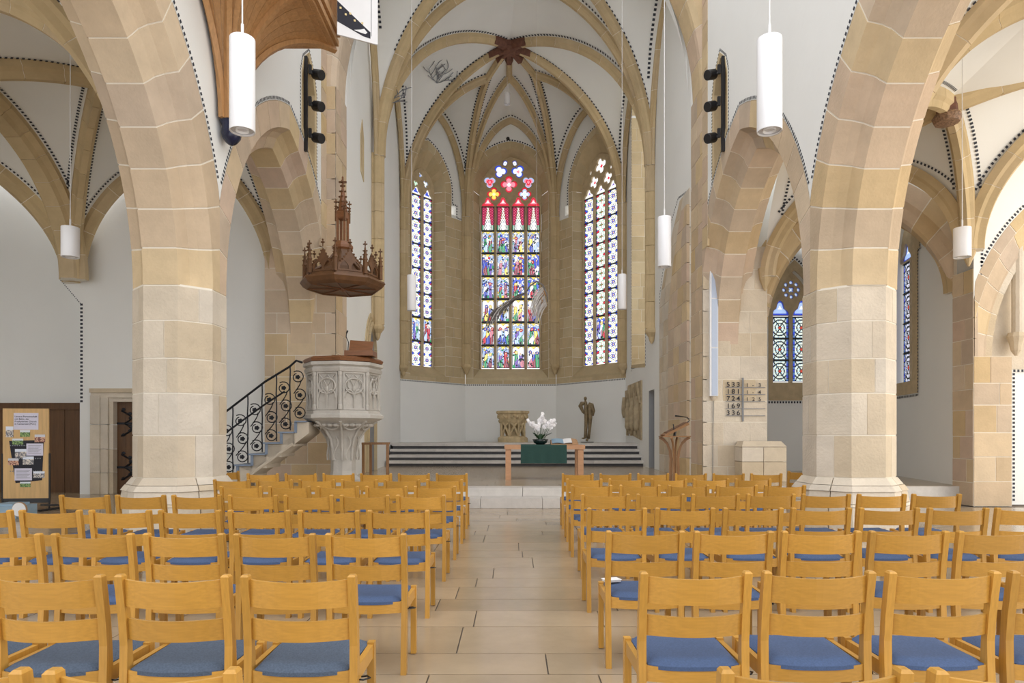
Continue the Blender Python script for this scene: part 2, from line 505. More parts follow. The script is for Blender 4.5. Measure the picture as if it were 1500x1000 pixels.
# ---- chancel platform with its two steps
plat = MB().box(((-5.9 + 9.6) / 2, (STEP2 + 24) / 2 + .2, PLZ / 2 - .03), (15.5, 24 - STEP2 - .4, PLZ - .06)).build('floor_chancel', M['floor_joint'])
tag(plat, 'raised pale stone chancel floor reached by two low steps', 'floor', kind='structure')
for (y0, z0, z1, js) in ((STEP1, 0, .187, (-5.9, -3.6, -1.85, -.62, .55, 1.9, 3.4, 5.9)), (STEP2, .187, PLZ, (-5.9, -4.2, -2.3, -1.2, .18, 1.3, 2.9, 4.4, 5.9))):
    for a, b in zip(js[:-1], js[1:]):
        MB().box(((a + b) / 2, y0 + .22, (z0 + z1) / 2), (b - a - .008, .44, z1 - z0 - .004)).build('step_stone', M['step_stone'], plat)
MB().box((7.6, 13.85, .18), (3.3, .5, .35)).build('step_stone', M['step_stone'], plat)
y = STEP2 + .44; rest = MB(); k = 0
while y < 22.05:
    dy = rnd.choice([.5, .6, .7]); x = -5.9 - rnd.uniform(0, .8)
    while x < 9.4:
        L = rnd.uniform(.8, 1.6)
        mb = MB().box((x + L / 2, y + dy / 2, PLZ - .03), (L - .008, dy - .008, .06))
        if -3.9 < x + L / 2 < 4.2: mb.build('floor_slab', M['floor_stone'], plat)
        else: rest.add(mb.v, mb.f)
        x += L
    y += dy
rest.build('floor_slab', M['floor_rest'], plat, kind='stuff')

# ---- upper choir floor: four steps
cho = MB().box((.1, 26.2, (PLZ + CHZ) / 2 - .1), (9.2, 5.9, CHZ - PLZ - .2)).build('floor_choir', M['floor_joint'])
tag(cho, 'upper choir floor at the top of four pale steps with dark risers', 'floor', kind='structure')
for i in range(4):
    y0 = 22.0 + i * .34; za = PLZ + (CHZ - PLZ) * i / 4; zb = PLZ + (CHZ - PLZ) * (i + 1) / 4
    xr = 4.40 - .02 * i
    MB().box(((-4.1 + xr) / 2, y0 + .33, (za + zb) / 2 - .045), (xr + 4.1 - .04, .5, zb - za - .09)).build('riser', M['riser'], cho)
    js = [-4.1, -2.6 + .3 * (i % 2), -.9 - .4 * (i % 2), .8 + .3 * (i % 2), 2.6 - .3 * (i % 2), xr]
    for a, b in zip(js[:-1], js[1:]):
        MB().box(((a + b) / 2, y0 + .2, zb - .045), (b - a - .006, .42, .09)).build('tread_stone', M['step_stone'], cho)
for i in range(6):
    for j in range(6):
        MB().box((-3.6 + i * 1.45, 23.75 + j * .85, CHZ - .03), (1.44, .84, .06)).build('floor_slab', M['step_stone'], cho)

# ---- nave arcades: piers, arches, plaster walls with niche windows
def octagon(cx, cy, a, rot=math.pi / 8):
    R = a / math.cos(math.pi / 8)
    return [V((cx + R * math.cos(rot + k * math.pi / 4), cy + R * math.sin(rot + k * math.pi / 4), 0)) for k in range(8)]
def octa_course(root, cx, cy, a, z0, z1, j0, nb, m, gap=.009, a1=None, name='stone_block'):
    o0 = octagon(cx, cy, a); o1 = octagon(cx, cy, a1 if a1 else a)
    per = 8.0
    def pt(s, o):
        s %= per; i = int(s); f = s - i
        return o[i].lerp(o[(i + 1) % 8], f)
    cuts = [j0 + per * k / nb for k in range(nb)] + [j0 + per]
    for k in range(nb):
        s0, s1 = cuts[k] + .012, cuts[k + 1] - .012
        ss = [s0] + [float(i) for i in range(math.ceil(s0 + .03), math.floor(s1 - .03) + 1)] + [s1]
        c = V((cx, cy, 0))
        def ringpts(z, o):
            out = [pt(s, o) for s in ss]; inn = [c + (p - c) * .72 for p in reversed(out)]
            return [V((p.x, p.y, z)) for p in out + inn]
        MB().hexa(ringpts(z0 + gap, o0), ringpts(z1 - gap, o1)).build(name, m, root)
SPR = 3.4
def pier(cx, cy, label):
    root = thing('stone_pier', label, 'pillar', (cx, cy, 0))
    core = MB().hexa([p for p in octagon(cx, cy, PA - .008)], [p + UP * (SPR + .02) for p in octagon(cx, cy, PA - .008)])
    core.build('mortar_core', M['mortar'], root)
    # base: plinth, mouldings
    lv = [(0, .42, .75, .75), (.42, .46, .75, .73), (.46, .62, .71, .68), (.62, .70, .70, .65), (.70, .80, .64, PA + .01)]
    for i, (z0, z1, a, b) in enumerate(lv):
        octa_course(root, cx, cy, a, z0, z1, .5 + (i % 2) * .0, 4, M['stone_low'], .003, b, 'base_stone')
    cs = [.80, 1.38, 1.95, 2.42, 2.93, SPR]
    for i in range(len(cs) - 1):
        octa_course(root, cx, cy, PA, cs[i], cs[i + 1], [.5, 1.45, .35, 1.6, .6][i], [4, 4, 6, 4, 4][i], M['stone_low'])
    return root
pier(*LP, 'octagonal stone pier beside the aisle door and the pulpit stair')
pier(*RP, 'octagonal stone pier beside the side chapel, in front of the hymn numbers')

AP = [(-.56, .78), (-.56, .34), (-.50, .315), (-.40, .27), (-.31, .18), (-.27, .07), (-.235, 0), (.235, 0), (.27, .07), (.31, .18), (.40, .27), (.50, .315), (.56, .34), (.56, .78)]
FW = (RESP_Y - (LP[1] + PA)) / 2
FC = LP[1] + PA + FW
NC = LP[1] - PA - FW
AH = 3.35
for s, nm in ((-1, 'pulpit'), (1, 'chapel')):
    cx = SX[s]
    mp = lambda y, z, u, cx=cx: V((cx + u, y, z))
    r = thing('trim_%d' % (1 if s < 0 else 2), 'pointed stone arcade arch between octagonal pier and chancel wall, %s side' % nm, 'arch', (cx, FC, SPR), kind='structure')
    arch_ring(r, FC, SPR, FW, AH, AP, 9, mp, M['stone'], clamp=(LP[1], RESP_Y + .04))
    r = thing('trim_%d' % (3 if s < 0 else 4), 'large stone arcade arch springing from the %s side pier over the rear chairs' % nm, 'arch', (cx, NC, SPR), kind='structure')
    arch_ring(r, NC, SPR, FW, AH, AP, 9, mp, M['stone'], clamp=(-99, LP[1]))
    # plaster wall over the arches
    far = [p for p in arch_pts(FC, SPR, FW, AH, .775, 14) if LP[1] < p[0] < RESP_Y]
    near = [p for p in arch_pts(NC, SPR, FW, AH, .775, 14) if p[0] < LP[1] and p[0] > NC - 2.6]
    vz = SPR + math.sqrt((FW + arch_c(FW, AH) + .775) ** 2 - (arch_c(FW, AH) + FW + PA) ** 2)
    endz = far[-1][1] - .25
    outer = near + [(LP[1], vz)] + far + [(RESP_Y, endz), (RESP_Y, 13.5), (near[0][0], 13.5)]
    nx = cx - s * PA          # nave face
    hole = [(13.56, 7.52), (14.44, 6.96), (14.44, 8.56), (14.31, 8.88), (14.0, 9.14), (13.69, 8.88), (13.56, 8.56)]
    if s < 0: wl = plate('wall_left', [outer, hole], 1.1, (nx, 0, 0), (0, 1, 0), UP, M['plaster'])
    else:
        wl = plate('wall_right', [[(-a, b) for a, b in outer], [(-a, b) for a, b in hole]], 1.1, (nx, 0, 0), (0, -1, 0), UP, M['plaster'])
    tag(wl, 'white plaster nave wall above the arcade, %s side' % nm, 'wall', kind='structure')
    N = V((-s, 0, 0))
    ds = Dashes()
    ds.line([(nx, a, b) for a, b in far], N, .07, .05, .045 if s < 0 else -.045)
    ds.line([(nx, a, b) for a, b in near], N, .07, .05, .045 if s < 0 else -.045)
    ds.line([(nx, a, b) for a, b in [(13.45, 7.4), (13.45, 8.6), (13.6, 8.95), (14.02, 9.3)]], N, .07, .045)
    ds.line([(nx, a, b) for a, b in [(14.57, 6.75), (14.57, 8.6), (14.44, 8.95), (14.02, 9.3)]], N, .07, .045)
    ds.build(wl)
    # niche window with moulded stone frame and a black bar of three spotlights
    nw = thing('window_%d' % (6 if s < 0 else 7), 'narrow pointed clerestory niche holding black spotlights, %s side' % nm, 'window', (nx, 14.0, 6.5), kind='structure')
    q = lambda a, b, u: V((nx - N.x * 0 + N.x * u, a, b))
    fr_o = [(13.50, 7.42), (14.52, 6.80), (14.52, 8.6), (14.38, 8.95), (14.02, 9.24), (13.66, 8.95), (13.52, 8.6)]
    fr_i = [(13.58, 7.55), (14.42, 7.0), (14.42, 8.55), (14.29, 8.86), (14.0, 9.11), (13.71, 8.86), (13.58, 8.55)]
    for i in range(7):
        j = (i + 1) % 7
        a, b, c, d = fr_o[i], fr_o[j], fr_i[j], fr_i[i]
        front = [q(*a, .012), q(*b, .012), q(*c, .0), q(*d, .0)]
        back = [q(*a, .001), q(*b, .001), q(*c, -.5), q(*d, -.5)]
        if s < 0: mb = MB().hexa(back, front)
        else: mb = MB().hexa(list(reversed(back)), list(reversed(front)))
        mb.build('frame_stone', M['apse_stone'], nw)
    MB().hexa([q(a, b, -.5) for a, b in fr_i], [q(a, b, -.42) for a, b in fr_i]).build('back_panel', M['apse_stone'], nw)
    bar = thing('spotlight_bar', 'vertical black track with three black spotlights in the %s side niche' % nm, 'light', (nx, 13.85, 6.9), 'spotlight tracks in the clerestory niches')
    by = 13.7
    MB().box((nx + N.x * .03, by, 8.02), (.07, .07, 1.9)).build('track', M['black'], bar)
    for zz in (8.66, 8.02, 7.38):
        hd = MB(); hd.box((nx + N.x * .10, by + .05, zz + .08), (.06, .05, .18))
        hd.tube([(nx + N.x * .08, by + .05, zz + .02), (nx + N.x * .18, by + .1, zz)], .03, 8)
        b = hd.build('bracket', M['black'], bar)
        c = V((nx + N.x * .25, by + .1, zz)); ax = V((N.x * .80, -.5, -.35)).normalized()
        MB().tube([c - ax * .11, c - ax * .10, c + ax * .10, c + ax * .11], [.085, .10, .10, .092], 16).build('spot_head', M['black'], b)

# ---- responds at the chancel opening and the chancel arch
def respond(s, xo, xi, nm):
    """xo outer x, xi inner x (chancel opening side)"""
    r = thing('wall_respond_%s' % ('left' if s < 0 else 'right'), 'stone wall pier at the chancel arch, %s side' % nm, 'wall', ((xo + xi) / 2, RESP_Y, 0), kind='structure')
    U = V((1, 0, 0)); a, b = min(xo, xi), max(xo, xi)
    cz = courses(.2, 5.6, .5, 3 + s)
    masonry(r, (a, RESP_Y, 0), U, (0, -1, 0), cz, lambda z: 0, lambda z: b - a, .62, M['stone'] if s < 0 else M['stone_low'], 11 + s)
    # inner quoin strip rising to the chancel arch
    w0 = abs(SX[s] - s * PA - xi)
    x0 = min(xi, SX[s] - s * PA)
    masonry(r, (x0, RESP_Y, 0), U, (0, -1, 0), courses(5.6, 9.2, .48, 8), lambda z: 0, lambda z: w0, .5, M['stone'], 31)
    # strip on the arcade wall face
    masonry(r, (SX[s] - s * (PA + .012), RESP_Y, 0), (0, -1, 0), (-s, 0, 0), courses(5.5, 13.4, .48, 8), lambda z: 0, lambda z: .42, .5, M['stone'], 37, depth=.05)
    # side towards the choir
    masonry(r, (xi, RESP_Y, 0), (0, 1, 0), (-s, 0, 0), courses(.2, 9.2, .5, 5), lambda z: 0, lambda z: 1.0, .6, M['stone'], 41)
    MB().box(((a + b) / 2, RESP_Y + .56, 2.8), (b - a - .22, .84, 5.4)).build('core', M['mortar'], r)
    return r
respL = respond(-1, -5.58, LX, 'pulpit')
respR = respond(1, 5.69, RX, 'hymn number')
CW = (RX - LX) / 2; CX = (RX + LX) / 2
r = thing('trim_5', 'tall pointed chancel arch of plain stone between nave and choir', 'arch', (CX, RESP_Y, 9.2), kind='structure')
arch_ring(r, CX, 9.2, CW, 5.6, [(0, .42), (0, .12), (.12, .02), (.22, 0), (.80, 0), (.90, .02), (1.0, .12), (1.0, .42)], 11, lambda x, z, u: V((x, RESP_Y + .01 + u, z)), M['stone'])
ao = arch_pts(CX, 9.2, CW, 5.6, .40, 16)
wf = plate('wall_chancel', [[(-4.4, 9.2)] + ao + [(4.5, 9.2), (4.5, 15.4), (-4.4, 15.4)]], .9, (0, RESP_Y + .05, 0), (1, 0, 0), UP, M['plaster'])
tag(wf, 'white plaster wall above the chancel arch', 'wall', kind='structure')
# pedestal block at the right respond
pd = thing('stone_plinth', 'low stone plinth block at the foot of the pier with the hymn numbers', 'plinth', (5.35, 15.0, PLZ))
zt = 1.24
for i, (za, zb) in enumerate(((PLZ, .80), (.80, zt - .12))):
    for a, b in ((4.95, 5.42), (5.42, 5.92)):
        MB().box(((a + b) / 2, 15.03, (za + zb) / 2), (b - a - .012, .5, zb - za - .01)).build('stone_block', M['stone_low'], pd)
MB().hexa([V((4.95, 14.78, zt - .115)), V((5.92, 14.78, zt - .115)), V((5.92, 15.28, zt - .115)), V((4.95, 15.28, zt - .115))],
          [V((5.02, 14.9, zt)), V((5.85, 14.9, zt)), V((5.85, 15.28, zt)), V((5.02, 15.28, zt))]).build('cap_stone', M['stone_low'], pd)

# ---- choir walls
S1L, S1R = V((-4.0, 19.7, 0)), V((4.21, 20.4, 0))
S2L, S2R = V((-4.27, 25.8, 0)), V((4.17, 25.3, 0))
S3L, S3R = V((-2.006, 28.5, 0)), V((1.784, 28.5, 0))
SILLZ = 3.49
def ray_u(px, O, U):
    k = (px - VX) / F      # x = k*y
    return (k * O.y - O.x) / (U.x - k * U.y)
# left wall plane from (LX,16.3) to S2L
A = V((LX, RESP_Y + 1.0, 0)); U = (S2L - A); UL = U.length; U.normalize()
hl = 13.9
wcl = plate('wall_choir_left', [[(0, .3), (UL, .3), (UL, hl), (0, hl)]], .5, A, U, UP, M['plaster'])
tag(wcl, 'white plaster left wall of the choir behind the pulpit', 'wall', kind='structure')
# move the slab outwards: plate grows along -(UxW); for the left wall UxW points to +x (room)
# pointed stone doorway on the left wall
def wall_pt(O, U, N): return lambda u, z, n=0.0: O + U * u + UP * z + N * n
NL = U.cross(UP)
f = wall_pt(A, U, NL)
dn = thing('door_3', 'narrow pointed stone doorway moulding in the white wall behind the pulpit', 'doorway', f(3.2, PLZ), kind='structure')
uc = 3.1; wd = .55
for k, (rr, th) in enumerate(((0.0, .10), (.12, .06), (.22, .03))):
    prof = [(0, rr), (th, rr), (th, rr + .085), (0, rr + .085)]
    arch_ring(dn, uc, 3.55, wd, .95, prof, 4, lambda s_, z, u: f(s_, z, u + .002), M['apse_stone'], core=False, name='arch_moulding')
    for sg in (-1, 1):
        for a, b in zip(courses(PLZ, 3.55, .8, k), courses(PLZ, 3.55, .8, k)[1:]):
            u0 = uc + sg * (wd + rr); u1 = uc + sg * (wd + rr + .085)
            mb = MB(); q = [(min(u0, u1), a), (max(u0, u1), a), (max(u0, u1), b - .008), (min(u0, u1), b - .008)]
            mb.hexa([f(x, z, 0) for x, z in q], [f(x, z, th) for x, z in q]); mb.build('jamb_stone', M['apse_stone'], dn)
plate('door_leaf', [[(uc - wd, PLZ)] + arch_pts(uc, 3.55, wd, .95, 0, 8) + [(uc + wd, PLZ)]], .02, A + NL * .022, U, UP, M['grey_paint'], dn)
# small slit window high on the left wall
sl = thing('window_8', 'small narrow pointed slit niche high in the white choir wall', 'window', f(1.75, 8), kind='structure')
u0 = ray_u(530, A, U); zt_ = PZ(170, 18.0); zb_ = PZ(250, 18.0)
slp = [(u0 - .22, zb_), (u0 + .22, zb_ - .15), (u0 + .22, zt_ - .45), (u0, zt_), (u0 - .22, zt_ - .45)]
sli = [(u0 - .10, zb_ + .2), (u0 + .10, zb_ + .1), (u0 + .10, zt_ - .5), (u0, zt_ - .2), (u0 - .10, zt_ - .5)]
for i in range(5):
    j = (i + 1) % 5
    MB().hexa([f(*slp[i], .0), f(*slp[j], .0), f(*sli[j], -.1), f(*sli[i], -.1)], [f(*slp[i], .02), f(*slp[j], .02), f(*sli[j], .004), f(*sli[i], .004)]).build('frame_stone', M['apse_stone'], sl)
MB().hexa([f(*p, -.02) for p in sli], [f(*p, .003) for p in sli]).build('back_panel', M['tracery'], sl)

# right wall plane from S2R to (RX,16.3); u runs towards the camera so that UxUP points to the room (-x)
B0 = S2R.copy(); Bd = V((RX, RESP_Y + 1.0, 0)) - B0; BL = Bd.length; Bd.normalize(); NR = Bd.cross(UP)
g = wall_pt(B0, Bd, NR)
wu = sorted(ray_u(px, B0, Bd) for px in (925, 945))
wz0, wz1 = 3.75, 12.2
wo = [(wu[0], wz0 + .1), (wu[1], wz0 - .1)] + list(reversed(arch_pts((wu[0] + wu[1]) / 2, wz1, (wu[1] - wu[0]) / 2, 1.4, 0, 8)))
du = sorted(ray_u(px, B0, Bd) for px in (950.5, 958.5)); dz = 2.74
do = [(du[0], PLZ), (du[1], PLZ), (du[1], dz), (du[0], dz)]
wcr = plate('wall_choir_right', [[(0, .3), (du[0] + .001, .3), (du[0], PLZ + .001), (du[0], dz), (du[1], dz), (du[1], PLZ + .001), (du[1] + .001, .3), (BL, .3), (BL, hl), (0, hl)], wo], .45, B0, Bd, UP, M['plaster'])
tag(wcr, 'white plaster right wall of the choir with door and relief', 'wall', kind='structure')
dr = thing('door_1', 'plain grey door opening in the white choir wall beside the steps', 'door', g((du[0] + du[1]) / 2, PLZ), kind='structure')
MB().hexa([g(a, b, -.42) for a, b in do], [g(a, b, -.36) for a, b in do]).build('door_leaf', M['grey_door'], dr)
for uu in du:
    sg = 1 if uu == du[0] else -1
    q = [(uu, PLZ), (uu + sg * .012, PLZ), (uu + sg * .012, dz), (uu, dz)]
    MB().hexa([g(a, b, -.4) for a, b in q], [g(a, b, 0) for a, b in q]).build('door_jamb', M['grey_door'], dr)
# blind window reveal on the right wall: stone jambs, the sky stands behind it
ws = thing('window_9', 'tall stone window recess seen edge-on in the right choir wall', 'window', g(sum(wu) / 2, wz0), kind='structure')
cz = courses(wz0 - .1, wz1, .42, 3)
masonry(ws, g(wu[0] + .02, 0, .004), -NR, Bd, cz, lambda z: 0, lambda z: .95, .5, M['apse_stone'], 51, depth=.05)
masonry(ws, g(wu[1] - .02, 0, .004), -NR, -Bd, cz, lambda z: 0, lambda z: .95, .5, M['apse_stone'], 52, depth=.05)
for (a, b) in zip(arch_pts(sum(wu) / 2, wz1, (wu[1] - wu[0]) / 2, 1.4, 0, 5)[:-1], arch_pts(sum(wu) / 2, wz1, (wu[1] - wu[0]) / 2, 1.4, 0, 5)[1:]):
    MB().hexa([g(*a, .004), g(*b, .004), g(*b, -.95), g(*a, -.95)], [g(a[0], a[1] + .06, .004), g(b[0], b[1] + .06, .004), g(b[0], b[1] + .06, -.95), g(a[0], a[1] + .06, -.95)]).build('voussoir', M['apse_stone'], ws)
q = [(wu[0], wz0 + .1), (wu[1], wz0 - .1)]
MB().hexa([g(q[0][0], q[0][1] - .12, .01), g(q[1][0], q[1][1] - .12, .01), g(q[1][0], q[1][1] + .3, -.95), g(q[0][0], q[0][1] + .5, -.95)],
          [g(q[0][0], q[0][1], .01), g(q[1][0], q[1][1], .01), g(q[1][0], q[1][1] + .45, -.95), g(q[0][0], q[0][1] + .65, -.95)]).build('sloping_sill', M['apse_stone'], ws)
ds = Dashes()
lp = [(wu[0] - .06, wz0 - .1), (wu[0] - .06, wz1)] + [(a, b + .06) for a, b in arch_pts(sum(wu) / 2, wz1, (wu[1] - wu[0]) / 2, 1.4, 0, 8)] + [(wu[1] + .06, wz1), (wu[1] + .06, wz0 - .15), (wu[0] - .06, wz0 - .02)]
ds.line([g(*p) for p in lp], NR, .11, .06)
ds.line([g(BL - 3.35, .4), g(BL - 3.35, 5.4), g(BL - 2.3, 6.9), g(BL - 1.2, 7.45), g(BL - .3, 7.3)], NR, .09, .05)
ds.build(wcr)
# shallow stone-lined arch on the right wall next to the chancel opening
ra = thing('trim_6', 'shallow pointed stone arch in the choir wall behind the lectern', 'arch', g(BL - 1.6, PLZ), kind='structure')
def raL(z): return BL - 3.28 if z < 5.0 else BL - 3.28 + (z - 5.0) ** 1.35 * .75
masonry(ra, g(0, 0, .03), Bd, NR, courses(PLZ, 7.3, .47, 12), raL, lambda z: BL - .02, .62, M['stone_low'], 61, depth=.03)
def rbL(z): return BL - 1.9 if z < 4.6 else BL - 1.9 + (z - 4.6) ** 1.4 * .42
masonry(ra, g(0, 0, .10), Bd, NR, courses(PLZ, 6.9, .47, 12), rbL, lambda z: BL - .02, .62, M['stone'], 63, depth=.07)

# ---- apse walls with windows
def tri_lerp(a, b, t): return a + (b - a) * t
def panel_mesh(name, nx, ny, colfn, lead=False):
    vs = [(i / nx, j / ny, 0) for j in range(ny + 1) for i in range(nx + 1)]
    fs = [(j * (nx + 1) + i, j * (nx + 1) + i + 1, (j + 1) * (nx + 1) + i + 1, (j + 1) * (nx + 1) + i) for j in range(ny) for i in range(nx)]
    me = bpy.data.meshes.new(name); me.from_pydata(vs, [], fs)
    at = me.attributes.new('tint', 'FLOAT_COLOR', 'CORNER'); buf = []
    grid_ = [[colfn((i + .5) / nx, (j + .5) / ny) for i in range(nx)] for j in range(ny)]
    for j in range(ny):
        for i in range(nx):
            c = grid_[j][i]
            if lead:
                df = max([sum(abs(p - q) for p, q in zip(c, grid_[j2][i2])) for j2, i2 in ((j, i - 1), (j - 1, i)) if i2 >= 0 and j2 >= 0] or [0])
                if df > .55: c = tuple(.22 * q for q in c)
            buf += list((c[0], c[1], c[2], 1.0)) * 4
    at.data.foreach_set('color', buf); me.update()
    return me
WH, BL_, PU, RE, GR, YE, DK, PI, LB, SK = (1, 1, .98), (.05, .09, .62), (.22, .12, .55), (.72, .03, .06), (.05, .40, .16), (1.0, .72, .12), (.03, .035, .04), (.85, .28, .36), (.45, .62, .95), (.95, .62, .42)
def c_rosette(asp, kind, seed, dark=1.0):
    rn = random.Random(seed)
    def fn(x, y):
        if x < .035 or x > .965: return DK
        bx = min(x, 1 - x)
        if bx < .12:
            k = int(y * 12)
            return tuple(q * dark for q in (BL_, WH, PU, GR, WH, RE)[k % 6]) if (y * 12) % 1 > .18 else DK
        yy = (y * 2) % 1.0; dx = (x - .5) * 2; dy = (yy - .5) * asp
        r = math.hypot(dx, dy); a = math.atan2(dy, dx)
        pet = .52 + .14 * math.cos(a * 6)
        if kind == 0:
            if r < .10: return YE
            if r < .27 + .05 * math.cos(6 * a): return tuple(q * dark for q in (BL_ if math.cos(a * 6) > -.3 else PU))
            if r < .33 + .05 * math.cos(6 * a): return DK
            if r < pet: return WH
            if r < pet + .07: return tuple(.6 * q for q in YE) if math.cos(a * 6) > 0 else DK
        else:
            if r < .09: return RE
            if abs(dx * dy) < .012 and r < .5: return GR
            if r < .18: return WH
            if r < .24: return DK
            if r < .42: return RE if math.cos(a * 4) > .5 else WH
            if r < pet: return WH
            if r < pet + .06: return GR
        m = math.hypot(abs(dx) - .62, abs(abs(dy) - asp * .5))
        if m < .18: return RE if kind else tuple(q * dark for q in BL_)
        if m < .25: return DK
        h = math.sin(x * 31 + 2 * math.sin(y * 17)) * math.sin(y * 43)
        if h > .72: return GR
        if h < -.8: return YE
        return (.92 * dark, .95 * dark, .97 * dark)
    return fn
def c_figure(seed, tone):
    rn = random.Random(seed)
    robes = [RE, BL_, GR, PI, LB, WH, YE, (.35, .05, .08), PU]
    bg = {'white': (.80, .86, .95), 'blue': (.10, .16, .72), 'mix': (.42, .55, .85)}[tone]
    figs = []
    n = rn.choice([2, 2, 3])
    for k in range(n):
        cx = (k + 1) / (n + 1) + rn.uniform(-.06, .06)
        figs.append((cx, rn.uniform(.60, .74), rn.choice(robes), rn.choice(robes), rn.choice([YE, RE, BL_, WH]), rn.uniform(.13, .22), rn.uniform(-.25, .25)))
    spots = [(rn.random(), rn.random(), rn.uniform(.04, .10), rn.choice([WH, RE, BL_, YE, GR, LB, WH])) for _ in range(16)]
    ground = rn.choice([GR, WH, (.75, .80, .5), YE])
    cell = random.Random(seed + 1)
    jit = {}
    def fn(x, y):
        key = (int(x * 9 + .3 * math.sin(y * 20)), int(y * 14 + .3 * math.sin(x * 15)))
        if key not in jit: jit[key] = cell.random()
        j = jit[key]
        if x < .06 or x > .94: return (.9, .93, .98) if x > .97 or x < .03 else DK
        if y > .97 or y < .03: return DK
        if y > .84:
            d = abs(math.sin(x * math.pi * 2))
            return YE if (y - .84) / .13 > d * .8 + .1 else ((1, .96, .8) if j > .4 else bg)
        for cx, hy, r1, r2, halo, wdt, lean in figs:
            xx = x - cx - lean * (y - .4)
            d = math.hypot(xx, (y - hy) * 1.7)
            if d < .065: return SK
            if d < .125: return halo
            if y < hy:
                ww = wdt * (.55 + .75 * (hy - y))
                if abs(xx) < ww:
                    if j < .10: return DK
                    fold = math.sin(xx * 40 + y * 9)
                    c = r1 if xx + .15 * math.sin(y * 9) > 0 else r2
                    return c if fold > -.55 else tuple(min(1, q * .5 + .45) for q in c)
        if y < .14: return ground if j > .25 else WH
        for sx, sy, sr, c in spots:
            if math.hypot(x - sx, (y - sy) * 1.6) < sr: return c
        if j < .09: return DK
        return bg if j < .7 else WH
    return fn
def c_canopy(seed):
    rn = random.Random(seed)
    def fn(x, y):
        if x < .05 or x > .95: return DK
        xx = abs(x - .5)
        tower = .10 + .34 * (1 - y) ** 1.4 if y > .12 else .42
        if xx < tower * .75:
            s = math.sin(y * 40) * math.sin(x * 45)
            if y < .35 and xx < .1: return (.93, .95, 1.0)
            return (1.0, .95, .85) if s > -.35 else ((.95, .6, .3) if y > .5 else (.55, .62, .85))
        if y < .22: return (.9, .92, .9) if math.sin(x * 60) > -.3 else GR
        k = (int(x * 9) + int(y * 18)) % 2
        return (.50, .015, .07) if k else (.80, .12, .24)
    return fn
PANELS = {}
def panel(key, nx, ny, fn):
    if key not in PANELS: PANELS[key] = panel_mesh('glass_pane', nx, ny, fn, key[0] in ('fig', 'can') or len(key) == 2 and key[0] in ('left', 'right'))
    return PANELS[key]
def place_panel(me, O, U, u0, u1, z0, z1, parent, name='glass_pane'):
    o = bpy.data.objects.new(name, me); col.objects.link(o)
    if not me.materials: me.materials.append(M['glass'])
    put(o, parent)
    X = U * (u1 - u0); Y = UP * (z1 - z0); Zv = X.cross(Y).normalized(); T = O + U * u0 + UP * z0
    o.matrix_basis = Matrix(((X.x, Y.x, Zv.x, T.x), (X.y, Y.y, Zv.y, T.y), (X.z, Y.z, Zv.z, T.z), (0, 0, 0, 1)))
    return o
def shape_pane(loop, O, U, parent, colfn, name='tracery_pane'):
    """flat pane filling a 2D loop, coloured per triangle fan ring"""
    cx = sum(p[0] for p in loop) / len(loop); cy = sum(p[1] for p in loop) / len(loop)
    vs = []; fs = []; cols = []; n = len(loop); R = 4
    for j in range(R + 1):
        t = j / R
        for p in loop: vs.append(O + U * (cx + (p[0] - cx) * t) + UP * (cy + (p[1] - cy) * t))
    for j in range(R):
        for i in range(n):
            fs.append((j * n + i, j * n + (i + 1) % n, (j + 1) * n + (i + 1) % n, (j + 1) * n + i)); cols.append(colfn((j + .5) / R, i / n))
    me = bpy.data.meshes.new(name); me.from_pydata(vs, [], fs)
    at = me.attributes.new('tint', 'FLOAT_COLOR', 'CORNER'); buf = []
    for c in cols: buf += [c[0], c[1], c[2], 1.0] * 4
    at.data.foreach_set('color', buf)
    return link(name, me, M['glass'], parent)
def foil(cx, cy, r, n=4, lobe=.62, a0=0.0, m=48):
    """n-lobed foil outline"""
    pts = []
    for i in range(m):
        a = 2 * math.pi * i / m; q = abs(math.cos(n * (a - a0) / 2))
        k = r * (lobe * .62 + (1 - lobe * .62) * q ** .5); pts.append((cx + k * math.cos(a), cy + k * math.sin(a)))
    return pts
def cusp_head(a, b, z0, h, m=10):
    """trefoil-headed light outline from (a,z0) to (b,z0)"""
    w_ = b - a; pts = []; m = 28
    for i in range(m + 1):
        t = i / m; q = 2 * t - 1; x = a + w_ * t
        z = .50 * math.sqrt(max(0, 1 - q * q))
        if abs(q) < .44: z = max(z, .46 + .54 * math.sqrt(max(0, 1 - (q / .44) ** 2)))
        pts.append((x, z0 + h * z))
    return pts

